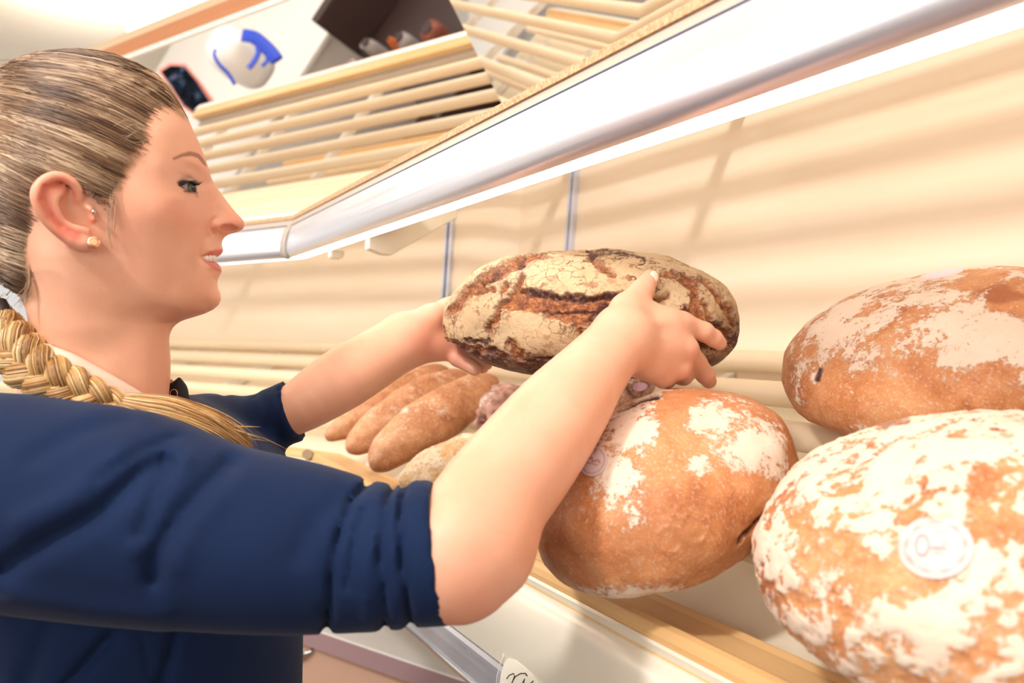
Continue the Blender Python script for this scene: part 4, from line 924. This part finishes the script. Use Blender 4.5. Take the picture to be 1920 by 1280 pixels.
st = resamp(np.array(st), 13); fibres('combed_strands', np.concatenate([ps_main, st]), np.r_[rg.uniform(.00035, .0008, len(ps_main)), np.full(len(st), .00024)], np.r_[tone_of(ps_main, rg), rg.uniform(.4, 1, len(st))], M['hair'], hair)
# braid
BP = [(-60, 560, .700), (-25, 600, .672), (15, 640, .655), (55, 682, .645), (100, 712, .640), (150, 735, .640), (200, 752, .643), (240, 768, .650)]
bp, br_ = dens([P(x, y, Y) for x, y, Y in BP], [.0105, .0110, .0115, .0115, .0105, .0090, .0068, .0045], 14); bp = np.array(bp); br_ = np.array(br_)
def frames(pts):
    T_ = np.gradient(pts, axis=0); T_ /= np.linalg.norm(T_, axis=1)[:, None]; N_ = np.cross(T_, np.array([0, -1.0, 0.1])); N_ /= np.linalg.norm(N_, axis=1)[:, None]; return T_, N_, np.cross(T_, N_)
T_, N_, B_ = frames(bp); s_ = np.r_[0, np.cumsum(np.linalg.norm(np.diff(bp, axis=0), axis=1))]
braid = empty('braid_root', (0, 0, 0)); bpy.data.objects.remove(braid)
fp = []; tn = []; core = []
for k in range(3):
    th = 2*math.pi*s_/.052+2*math.pi*k/3
    c = bp+N_*(br_*1.05*np.sin(th))[:, None]+B_*(br_*.62*np.sin(2*th))[:, None]
    Tk, Nk, Bk = frames(c); core.append(tube(c, br_*.86, 12))
    for i in range(170):
        a0 = rg.uniform(0, 2*math.pi); q_ = rg.uniform(.86, 1.02); ang = a0+1.1*s_/.052+rg.normal(0, .02); rr = br_*.92*q_
        fp.append(c+Nk*(rr*np.cos(ang))[:, None]+Bk*(rr*np.sin(ang))[:, None]); tn.append(np.clip(.45+.25*rg.normal()+.2*math.sin(a0*3), 0, 1))
V, f_ = joinvf(core); bc = mesh_obj('braid', V, f_, M['undercoat'], smooth=True); adopt(person, bc)
fp = resamp(np.array(fp), 90); fibres('plaited_strands', fp, rg.uniform(.0003, .0006, len(fp)), tn, M['braidhair'], bc)
# loose tail after the braid
TL = [P(215, 757, .645), P(270, 776, .648), P(330, 792, .652), P(400, 820, .660), P(462, 858, .672)]
tl_, _ = dens(TL, [0]*5, 6); tl_ = np.array(tl_); Tt, Nt, Bt = frames(tl_); u_ = np.linspace(0, 1, len(tl_)); wd = .0055+.0125*np.sin(np.pi*np.minimum(u_*.85+.05, 1))**.8; wd[-1] = .006
fp = []
for i in range(2600):
    a0 = rg.uniform(0, 2*math.pi); rr = wd*math.sqrt(rg.uniform(.15, 1))*rg.uniform(.9, 1.12); p_ = tl_+Nt*(rr*math.cos(a0))[:, None]+Bt*(rr*math.sin(a0)*.6)[:, None]
    k = rg.uniform(.80, 1.03); fp.append(resamp(p_[None], 40)[0][:int(36*min(k, 1))+4][:40]); fp[-1] = resamp(fp[-1][None], 16)[0]
    fp[-1] = fp[-1]+(rg.normal(0, .0022, 3)[None]*np.linspace(0, 1, 16)[:, None]**2)
for i in range(26):
    a = tl_[rg.randint(4, len(tl_)-3)]+rg.normal(0, .003, 3); d1 = np.array([rg.uniform(.015, .06), rg.uniform(0, .02), rg.uniform(-.03, .02)]); d2 = np.array([.01, 0, -rg.uniform(.0, .035)])
    t_ = np.linspace(0, 1, 16)[:, None]; fp.append(a+d1*t_+d2*t_*t_)
fp = np.array(fp); o = fibres('loose_tail', fp, rg.uniform(.00022, .0006, len(fp)), np.clip(rg.normal(.55, .3, len(fp)), 0, 1), M['braidhair'], bc)
V, f_ = tube(tl_[2:-6], wd[2:-6]*.5, 14); o = mesh_obj('tail_core', V, f_, M['braidhair'], smooth=True); fattr(o, 'tone', np.full(len(V), .35)); adopt_child(bc, o)
M['band'] = plain('dark_brown_hair_band', rgb(54, 38, 34), .5)
V, f_ = tube([P(-2, 566, .668), P(4, 588, .664), P(-2, 608, .660)], [.006, .0085, .006], 14); o = mesh_obj('hair_band', V, f_, M['band'], smooth=True); adopt(person, o)
# ------------------------------------------------------------------ clothing
t = NT('navy_jersey', Roughness=.85); v_ = t.coords((1, 1, 1)); t.base(t.ramp(t.noise(v_, 12, 3), [(.3, rgb(17, 32, 63)), (.7, rgb(21, 38, 72))]))
t.b.inputs['Sheen Weight'].default_value = .06; t.b.inputs['Sheen Roughness'].default_value = .4; t.b.inputs['Specular IOR Level'].default_value = .15
t.bump(t.noise(t.coords((900, 900, 900)), 1, 2), .12, .0004); M['navy'] = t.m
M['black'] = plain('black_trousers', rgb(16, 16, 20), .8); M['blackcloth'] = plain('black_collar_cloth', rgb(14, 14, 22), .7)
t = NT('blush_collar_cloth', Roughness=.7); t.base(t.ramp(t.noise(t.coords(), 40, 3), [(.3, rgb(224, 198, 178)), (.7, rgb(232, 206, 186))])); M['collar'] = t.m
SLV = [(-90, 925, .632, .080), (0, 934, .612, .0800), (100, 947, .602, .0790), (230, 963, .592, .0765), (400, 1002, .584, .0668), (560, 1024, .575, .0600), (700, 1041, .567, .0507), (775, 1036, .562, .0492), (845, 1032, .560, .0488), (900, 1030, .558, .0488)]
SLP, SLR = dens([P(a, b, c) for a, b, c, d in SLV], [d for *_, d in SLV], 3)
LSV = [(330, 850, .925, .052), (400, 803, .900, .037), (470, 797, .888, .0325), (545, 772, .872, .0335), (600, 750, .868, .0335)]
LSP, LSR = dens([P(a, b, c) for a, b, c, d in LSV], [d for *_, d in LSV], 3)
def plane(a, b):   # cut plane holding two points and the view depth; positive on the hand side
    e = b-a; n = np.cross(e, np.array([0, 1.0, 0])); n /= np.linalg.norm(n)
    if n[0] < 0: n = -n
    return a, n
CR = plane(P(806, 896, .56), P(850, 1165, .56)); CL = plane(P(531, 716, .87), P(568, 826, .87))
GR = [([(9, 1064), (103, 1007), (187, 965), (262, 890), (305, 862)], 13, .0085), ([(262, 1000), (286, 940), (319, 876)], 11, .0085), ([(288, 1085), (300, 1026), (337, 970), (398, 904), (430, 872)], 13, .0080),
      ([(612, 1180), (628, 1031), (656, 942), (690, 905)], 7, .0085), ([(722, 1180), (715, 1045), (728, 937), (742, 900)], 6, .0075), ([(770, 1180), (754, 1054), (750, 960), (760, 900)], 6, .0085),
      ([(60, 860), (150, 810), (240, 790)], 12, .003), ([(180, 900), (260, 845), (330, 820)], 9, .004), ([(560, 1040), (590, 980), (640, 930)], 14, .003), ([(650, 1100), (665, 1020), (680, 960)], 9, .004), ([(20, 1120), (180, 1150), (300, 1158)], 18, -.004),
      ([(690, 1170), (685, 1090), (700, 1000)], 7, -.003), ([(40, 980), (140, 930), (230, 850)], 18, -.005), ([(250, 1030), (275, 960), (350, 860)], 12, -.004), ([(330, 1060), (360, 980), (440, 900)], 16, -.003)]
GL = [([(480, 745), (492, 800), (487, 850)], 7, .0035), ([(508, 735), (522, 790), (520, 845)], 6, .003), ([(420, 745), (445, 800), (440, 850)], 9, .004)]
GT = [([(210, 1190), (165, 1240), (120, 1290)], 12, .010), ([(262, 1180), (290, 1290)], 5, .004), ([(330, 1180), (300, 1290)], 10, .008), ([(90, 1180), (40, 1290)], 16, .005)]
def shirt(p):
    sx, sy = project(p); p = p.astype(np.float32)
    r = chain(p, SLP, SLR, .003); nearm = sst(p[:, 1], .66, .60)
    g = np.zeros(len(p)); act = np.abs(r) < .02
    if act.any():
        X = sx[act]; Y = sy[act]; gg_ = np.zeros(len(X))
        for L_, w_, a_ in GR: gg_ += a_*np.exp(-(pdist(X, Y, L_)/(w_*(1.5 if w_ > 10 else 1.0)))**2)
        g[act] = gg_
    seam = .0016*np.exp(-((pdist(sx, sy, [(778, 1180), (772, 1050), (766, 895)])-0)/2.2)**2)
    r = r+(g+seam)*nearm
    r = np.maximum(r, ((p-CR[0])@CR[1]).astype(np.float32))
    l = chain(p, LSP, LSR, .003); gl = np.zeros(len(p))
    for L_, w_, a_ in GL: gl += a_*np.exp(-(pdist(sx, sy, L_)/w_)**2)
    l = l+gl; l = np.maximum(l, ((p-CL[0])@CL[1]).astype(np.float32))
    q = p.copy(); q[:, 2] = np.clip(q[:, 2], H-.80, H-.18); q = p-np.stack([np.full(len(p), TORSO_C[0]), np.full(len(p), TORSO_C[1]), q[:, 2]], 1).astype(np.float32)
    s = np.array([.139, .163, .11]); k0 = np.linalg.norm(q/s, axis=1); k1 = np.linalg.norm(q/s**2, axis=1)+1e-9; d = k0*(k0-1)/k1
    gt = np.zeros(len(p)); m = (sy > 1150) & (np.abs(d) < .03)
    if m.any():
        a = np.zeros(m.sum())
        for L_, w_, a_ in GT: a += a_*np.exp(-(pdist(sx[m], sy[m], L_)/w_)**2)
        gt[m] = a
    d = d+gt
    sh = chain(p, [P(60, 935, .66), P(165, 868, .765), P(385, 840, .905)], [.068, .078, .050], .04)
    d = smin(d, sh, .05); d = smin(d, r, .012); d = smin(d, l, .02)
    nk = chain(p, [NECK[1], NECK[2]+np.array([.01, 0, .0])], [.060, .066], .01)
    return np.maximum(d, -nk+.0).astype(np.float32)
sv, sq = surf(shirt, (-.66, .49, H-.62), (.0, 1.03, H-.0), .0036); sv = relax(sv, sq, 1, .5)
shirt_o = fast_mesh('navy_top', sv, sq, M['navy']); adopt(person, shirt_o)
# body surface distance along a pixel ray, near side
_px, _py = project(hv)
def skinY(px, py):
    d = np.hypot(_px-px, _py-py); m = d < 5
    if not m.any(): m = d < d.min()+3
    return float(hv[m, 1].min())
def patch(name, rows, mat, th=.002, n=8, sub=1):
    R_ = [np.array(dens(r, [0]*len(r), n)[0]) for r in rows]; a = np.stack(R_); nr, ncol = a.shape[:2]
    f_ = [(i*ncol+j, i*ncol+j+1, (i+1)*ncol+j+1, (i+1)*ncol+j) for i in range(nr-1) for j in range(ncol-1)]
    o = mesh_obj(name, a.reshape(-1, 3), f_, mat, smooth=True); s = o.modifiers.new('s', 'SOLIDIFY'); s.thickness = th; s.offset = 0
    if sub: m = o.modifiers.new('u', 'SUBSURF'); m.levels = m.render_levels = sub
    return o
inn = [(48, 622), (70, 630), (100, 639), (140, 654), (190, 682), (240, 712), (285, 741), (316, 760)]
out = [(14, 676), (40, 700), (75, 722), (120, 742), (180, 762), (235, 780), (280, 792), (322, 790)]
r0 = [P(x, y, skinY(x, y)-.0035) for x, y in inn]; r2 = []; r1 = []
for (x, y), (u, v), a in zip(inn, out, r0):
    Y0 = a[1]; r1.append(P((x+u)/2, (y+v)/2-2, Y0-.007)); r2.append(P(u, v, Y0-.010))
rin = [a+HYv*.006-HZv*.012 for a in r0]
o = patch('collar', [rin, r0, r1, r2], M['collar'], .0022); adopt(person, o)
# far side of the open collar with its snap fastener
fc = [P(302, 690, .765), P(316, 706, .75), P(332, 716, .745)]; fd = [P(304, 712, .765), P(318, 722, .75), P(334, 730, .745)]
o = patch('collar_far_side', [fc, fd], M['collar'], .002); adopt(person, o)
ra = [P(300, 716, .738), P(320, 717, .735), P(335, 706, .735), P(343, 712, .738), P(349, 722, .742)]; rb = [P(306, 738, .735), P(322, 738, .732), P(336, 736, .732), P(346, 738, .736), P(352, 740, .742)]; rc_ = [P(312, 766, .735), P(324, 768, .732), P(338, 768, .732), P(348, 768, .736), P(356, 766, .742)]
o = patch('collar_placket', [ra, rb, rc_], M['blackcloth'], .003); adopt(person, o)
cc = P(326, 738, .7295); a_ = np.linspace(0, 2*math.pi, 25)
V, f_ = tube([cc+np.array([math.cos(t_)*.0034, 0, math.sin(t_)*.0040]) for t_ in a_], .00045, 8, False); pl_ = o; o = mesh_obj('snap_ring', V, f_, M['gold'], smooth=True); adopt(person, o)
# trousers and shoes (below the frame)
def legs(p):
    d = ell(p, (TORSO_C[0], TORSO_C[1], .86), (.15, .175, .16))
    for sgn in (-1, 1): d = smin(d, chain(p, [np.array([-.345, .78+sgn*.085, .80]), np.array([-.335, .78+sgn*.095, .46]), np.array([-.36, .78+sgn*.10, .09])], [.088, .062, .048], .02), .04)
    return d
v, q = surf(legs, (-.56, .54, .03), (-.14, 1.02, 1.06), .009); v = relax(v, q, 1); o = fast_mesh('trousers', v, q, M['black']); adopt(person, o)
for sgn in (-1, 1):
    def shoe(p, sgn=sgn): return np.maximum(smin(cone(p, (-.37, .78+sgn*.10, .045), (-.24, .78+sgn*.105, .032), .042, .038), cone(p, (-.37, .78+sgn*.10, .05), (-.36, .78+sgn*.10, .10), .042, .045), .02), -(p[:, 2]-.004))
    v, q = surf(shoe, (-.45, .70+sgn*.10, -.01), (-.17, .86+sgn*.10, .16), .005); o = fast_mesh('shoe', v, q, M['black']); adopt(person, o)
# ------------------------------------------------------------------ stickers laid on the crusts
from mathutils.bvhtree import BVHTree
def bvh_of(o):
    me = o.data; n = len(me.vertices); a = np.empty(n*3, np.float32); me.vertices.foreach_get('co', a); a = a.reshape(-1, 3)
    R_ = np.array(o.matrix_world.to_3x3()); w_ = a@R_.T+np.array(o.matrix_world.translation); fc = np.empty(len(me.loops), np.int32); me.loops.foreach_get('vertex_index', fc); 
    return BVHTree.FromPolygons([tuple(v) for v in w_], [tuple(p.vertices) for p in me.polygons])
t = NT('printed_paper', Roughness=.5)
t.base(t.mix(t.attr('ink').outputs['Fac'], rgb(214, 196, 192), rgb(176, 50, 70))); M['paper'] = t.m
t = NT('lilac_paper', Roughness=.5); t.base(t.ramp(t.noise(t.coords(), 90), [(.3, rgb(214, 168, 208)), (.7, rgb(228, 190, 222))])); M['lilac'] = t.m; M['pinkpaper'] = plain('faded_pink_paper', rgb(238, 208, 214), .6)
def sticker(host, cx, cy, rx, ry, rot, mat, notch=False, ink=None, name='paper_sticker', label=None, n=26):
    tree = bvh_of(host); C0 = Vector((0, 0, H)); V = []; uv = []
    for i in range(n+1):
        for k in range(48):
            a = 2*math.pi*k/48; rr = i/n; R1 = 1.0
            if notch: R1 = 1-.20*math.exp(-((a-math.pi/2+math.pi) % (2*math.pi)-math.pi)**2/.030)
            x, y = rr*R1*math.cos(a), rr*R1*math.sin(a)
            px = cx+rx*x*math.cos(rot)-ry*y*math.sin(rot)*-1*-1; py = cy-(rx*x*math.sin(rot)+ry*y*math.cos(rot))
            d = Vector(rays(px, py)).normalized(); h_, nn, _i, _d = tree.ray_cast(C0, d)
            if h_ is None: h_ = Vector(V[-1]) if V else C0+d*.8; nn = -d
            V.append(tuple(h_-d*.0009)); uv.append((x, y))
    V = np.array(V).reshape(n+1, 48, 3)
    for _ in range(2): V[1:-1] = .5*V[1:-1]+.25*(V[2:]+V[:-2]); V = .6*V+.2*(np.roll(V, 1, 1)+np.roll(V, -1, 1))
    q = [(i*48+k, (i+1)*48+k, (i+1)*48+(k+1) % 48, i*48+(k+1) % 48) for i in range(n) for k in range(48)]
    o = mesh_obj(name, V.reshape(-1, 3), q, mat, smooth=True); so = o.modifiers.new('s', 'SOLIDIFY'); so.thickness = .0006; so.offset = 0
    if ink: fattr(o, 'ink', [ink(x, y) for x, y in uv])
    o.parent = host; o.matrix_parent_inverse = host.matrix_world.inverted()
    if label: o['label'] = label
    return o
def seg(x, y, L): return float(pdist(np.array([x]), np.array([y]), L)[0])
def ink1(x, y):
    r = math.hypot(x, y); v = .55*max(0, 1-abs(r-.78)/.10)*(.6+.4*math.sin(9*math.atan2(y, x)))
    v = max(v, .7*max(0, 1-abs(math.hypot((x+.36)/.17, (y-.05)/.32)-1)/.28)); v = max(v, .75*max(0, 1-seg(x, y, [(-.12, -.02), (.25, -.04)])/.07), .6*max(0, 1-seg(x, y, [(.18, .08), (.25, .14)])/.06), .6*max(0, 1-seg(x, y, [(-.05, -.18), (.22, -.2)])/.06)); return v
sticker(lf2, 1755, 1026, 72, 60, 0, M['paper'], True, ink1, label='round white sticker with a notch at its top and faint pink print')
def ink2(x, y): return max(.8*max(0, 1-seg(x, y, [(-.5, -.1), (-.2, .15), (0, -.05), (.3, .2), (.5, .1)])/.10), .7*max(0, 1-seg(x, y, [(-.5, -.3), (.4, -.1)])/.08), .5*max(0, 1-abs(math.hypot(x, y)-.8)/.08), .8*max(0, 1-seg(x, y, [(-.2, .75), (-.2, .55)])/.1))
sticker(lf, 1112, 864, 26, 30, -.5, M['paper'], True, ink2, label='worn cream and red paper sticker partly behind the forearm')
sticker(lf3, 1766, 513, 42, 7, .18, M['pinkpaper'], False, None, label='pinkish paper sticker on top of the loaf')
_wb = [o for o in bpy.data.objects if o.name.startswith('walnut_bread')][-1]
sticker(_wb, 1200, 725, 14, 8, .2, M['lilac'], name='paper_sticker', label='lilac paper sticker')
# ------------------------------------------------------------------ label with handwriting on the price rail
def onplane(px, py, p0, n): r = rays(px, py); C0 = np.array([0, 0, H]); return C0+r*(((p0-C0)@n)/(r@n))
pa, pb = U1(.3925, 0, VF-.108), U1(.3885, 0, VF-.137); pn = np.cross(pb-pa, D1); pn /= np.linalg.norm(pn)
if pn@N1 > 0: pn = -pn
e_ = np.array([onplane(x, y, pa+pn*.0008, pn) for x, y in [(937, 1286), (940, 1262), (946, 1244), (953, 1233), (968, 1238), (985, 1252), (1003, 1270), (1024, 1292), (1015, 1318), (985, 1326), (955, 1316)]])
rb_ = [o for o in bpy.data.objects if o.get('category') == 'bread shelf'][0]
lab = mesh_obj('price_label', np.concatenate([e_, e_+pn*.0006]), [tuple(range(11)), tuple(range(21, 10, -1))]+[(i, (i+1) % 11, (i+1) % 11+11, i+11) for i in range(11)], plain('cream_card', rgb(250, 244, 226), .4)); bm_fix(lab); adopt(rb_, lab)
M['inkk'] = plain('black_ink', rgb(30, 26, 30), .5)
for L_ in ([(950, 1272), (955, 1265), (963, 1262), (965, 1266), (959, 1283)], [(959, 1281), (966, 1268), (976, 1262), (986, 1262), (989, 1267)], [(978, 1283), (984, 1272), (982, 1280), (984, 1286)], [(986, 1266), (987, 1263)], [(992, 1284), (1000, 1276)]):
    V, f_ = tube([onplane(x, y, pa+pn*.0016, pn) for x, y in L_], .0005, 6); o = mesh_obj('handwriting', V, f_, M['inkk'], smooth=True); o.parent = lab; o.matrix_parent_inverse = lab.matrix_world.inverted()
V, f_ = tube([onplane(x, y, pa+pn*.0010, pn) for x, y in [(930, 1290), (932, 1266), (938, 1244), (944, 1230), (943, 1225)]], .0005, 6); o = mesh_obj('label_outline', V, f_, M['white'], smooth=True); adopt(rb_, o)
# peg and screws at the corner end of the front board
ce = U1(.436, m1(.436)-.012, VF+.010); ce2 = U1(.452, m1(.45)+.05, VF+.012)
V, f_ = tube([P(576, 851, 1.565), P(576, 851, 1.565)+np.array([0, .012, -.004])], .0105, 18); o = mesh_obj('rod_end', V, f_, plain('grey_brown_end_grain', rgb(160, 136, 104), .7), smooth=True, auto=40); adopt(rb_, o)
for (x, y, Y) in ((510, 853, 1.60), (611, 876, 1.49)):
    th, ph, q = grid_sphere(16, 10); o = fast_mesh('screw_cap', np.stack([np.cos(ph)*np.cos(th), np.cos(ph)*np.sin(th), np.sin(ph)], 1)*.007+P(x, y, Y), q, M['chrome']); adopt(rb_, o)
# ------------------------------------------------------------------ base cabinets under the shelves
M['mauve'] = plain('mauve_fascia', rgb(168, 138, 142), .5); M['taupe'] = plain('taupe_cabinet_front', rgb(206, 168, 146), .45)
cb = empty('base_cabinet', U2(.70, 1.9, -H))
extr('worktop', [(.512, -.660), (.512, -.622), (.85, -.622), (.85, -.660)], 2, M['white'], cb, s_lo=m2(.52)-.35)
extr('fascia', [(.5095, -.662), (.5095, -.626), (.5118, -.626), (.5118, -.662)], 2, M['mauve'], cb, s_lo=m2(.52)-.35)  # edge in shade: its purplish dark tone is put into the colour
extr('carcass', [(.530, -H+.001), (.530, -.661), (.80, -.661), (.80, -H+.001)], 2, M['taupe'], cb, s_lo=m2(.52)-.35)
def onu2(px, py, u): return onplane(px, py, U2(u, 0, 0), N2)
V, f_ = tube([onu2(556, 1238, .526), onu2(570, 1228, .520), onu2(586, 1218, .526)], .005, 10); o = mesh_obj('handle', V, f_, M['chrome'], smooth=True); adopt(cb, o)
tag(cb, 'taupe base cabinet with pale worktop below the left shelf, seen under the near sleeve', 'cabinet')
cb = empty('base_cabinet', U1(.80, .6, -H))
extr('carcass', [(.655, -H+.001), (.655, -.640), (.82, -.640), (.82, -H+.001)], 1, M['taupe'], cb, s_hi=1.30)
extr('worktop', [(.640, -.640), (.640, -.615), (.86, -.615), (.86, -.640)], 1, M['mauve'], cb, s_hi=1.31)
tag(cb, 'taupe base cabinet below the price rail of the right shelf', 'cabinet')
# ------------------------------------------------------------------ the shop across the aisle, seen in the tilted mirror
_mT = math.radians(38); _mp = U2(MB_[0], 0, MB_[1]); _mn = math.cos(_mT)*N2+math.sin(_mT)*ZZ
def VR(px, py, Y): v = P(px, py, Y); return v-2*((v-_mp)@_mn)*_mn
def slab(name, poly, Y, th, mat, parent=None, label=None, cat=None):
    a = [VR(x, y, Y) for x, y in poly]; b = [VR(x, y, Y+th) for x, y in poly]; n = len(a)
    o = mesh_obj(name, a+b, [tuple(range(n)), tuple(range(2*n-1, n-1, -1))]+[(i, (i+1) % n, (i+1) % n+n, i+n) for i in range(n)], mat); bm_fix(o)
    if parent: adopt(parent, o)
    if label: tag(o, label, cat)
    return o
struct(mesh_obj('wall_far', [(-5, -4, 0), (-5, 5, 0), (-5, 5, 2.72), (-5, -4, 2.72)], [(0, 1, 2, 3)], M['ceil']))
def wbox(name, lo, hi, mat, parent): c = (np.array(lo)+np.array(hi))/2; h_ = (np.array(hi)-np.array(lo))/2; return box_mesh(name, c, (h_[0], 0, 0), (0, h_[1], 0), (0, 0, h_[2]), mat, parent, .01)
wc = empty('white_counter', (-3.45, 3.0, 0)); wbox('body', (-4.2, 1.95, 0), (-2.75, 3.9, .84), M['white'], wc); wbox('top', (-4.24, 1.92, .84), (-2.70, 3.94, .88), M['white'], wc)
tag(wc, 'white shop counter reflected at the left end of the mirror', 'counter')
t = NT('dark_printed_picture', Roughness=.9); t.b.inputs['Specular IOR Level'].default_value = .1; t.base(t.ramp(t.noise(t.coords(), 16, 4, .6, .5), [(.40, rgb(6, 8, 14)), (.54, rgb(20, 30, 46)), (.62, rgb(70, 90, 116)), (.66, rgb(120, 30, 40))])); M['pic'] = t.m
pc = empty('framed_picture', tuple(VR(365, 175, 4.2)))
slab('frame', [(296, 132), (318, 118), (348, 119), (374, 150), (426, 222), (424, 232), (392, 234), (340, 200)], 4.22, .05, plain('salmon_frame', rgb(226, 140, 128), .5), pc)
slab('picture', [(302, 134), (320, 123), (345, 124), (368, 152), (413, 222), (388, 228), (344, 196)], 4.205, .012, M['pic'], pc)
tag(pc, 'dark picture with a salmon frame reflected beside the forehead', 'picture')
M['blue'] = plain('bright_blue_webbing', rgb(34, 70, 200), .5)
bg_ = empty('white_bag', tuple(VR(455, 130, 4.0)))
V = []; q = []
def blob(c, r, mat, name, parent):
    th, ph, qq = grid_sphere(28, 16); v = np.stack([np.cos(ph)*np.cos(th), np.cos(ph)*np.sin(th), np.sin(ph)], 1)
    v = np.sign(v)*np.abs(v)**.7; o = fast_mesh(name, v*np.array(r)+c, qq, mat); adopt(parent, o); return o
blob(VR(452, 108, 4.0), (.13, .12, .16), M['white'], 'bag_body', bg_)
for L_, r_ in (([(404, 92), (402, 104), (412, 122), (428, 138), (440, 158)], .012), ([(455, 66), (476, 70), (494, 84), (508, 98), (520, 114)], .034), ([(484, 88), (484, 100), (476, 116), (466, 128)], .020), ([(500, 98), (502, 112), (492, 124)], .014)):
    pts, _ = dens([VR(x, y, 3.80) for x, y in L_], [0]*len(L_), 4); V, f_ = tube(pts, r_, 10, True, .4); o = mesh_obj('strap', V, f_, M['blue'], smooth=True); adopt(bg_, o)
tag(bg_, 'white bag with bright blue straps reflected in the mirror', 'bag')
M['choc'] = plain('dark_chocolate_wood', rgb(58, 40, 38), .5); M['grey'] = plain('grey_tin', rgb(150, 142, 140), .4); M['orng'] = plain('orange_card', rgb(200, 104, 48), .6); M['rust'] = plain('rust_card', rgb(120, 62, 44), .6)
ds = empty('display_stand', (-2.2, 1.75, 0)); wbox('body', (-2.62, 1.35, 0), (-1.72, 2.08, .72), M['choc'], ds); wbox('back_panel', (-2.62, 1.35, .72), (-2.56, 2.08, 1.05), M['choc'], ds)
tag(ds, 'dark brown display stand reflected at the top of the mirror', 'stand')
for k, (x, y, Y, r_, m_, lb) in enumerate([(548, 40, 3.85, (.075, .06, .10), 'choc', 'dark round pot leftmost of the goods reflected in the mirror'), (610, 22, 3.85, (.05, .05, .13), 'grey', 'grey upright tin beside the dark pot in the mirror'), (650, 60, 4.0, (.045, .05, .12), 'choc', 'dark packet between two grey tins in the mirror'),
      (652, 12, 3.75, (.015, .03, .13), 'orng', 'thin orange card between the tins in the mirror'), (698, 30, 3.85, (.06, .06, .10), 'grey', 'second grey tin, right of the orange card in the mirror'), (762, 20, 3.8, (.07, .08, .09), 'rust', 'rust-coloured box reflected nearest the mirror middle'), (585, 92, 4.05, (.05, .05, .06), 'choc', 'low dark pot in front of the tins in the mirror')]):
    r_ = tuple(.8*q for q in r_); c = VR(x, y, Y); c[2] = .72+r_[2]+.002; pr_ = empty('goods_container', (c[0], c[1], .72)); blob(c, r_, M[m_], 'container', pr_); V, f_ = tube([c+np.array([0, 0, r_[2]*.93]), c+np.array([0, 0, r_[2]*1.04])], r_[0]*.6, 14); o = mesh_obj('lid', V, f_, M['choc' if m_ != 'choc' else 'grey'], smooth=True, auto=40); adopt(pr_, o); tag(pr_, lb, 'container', 'goods on the dark display stand')
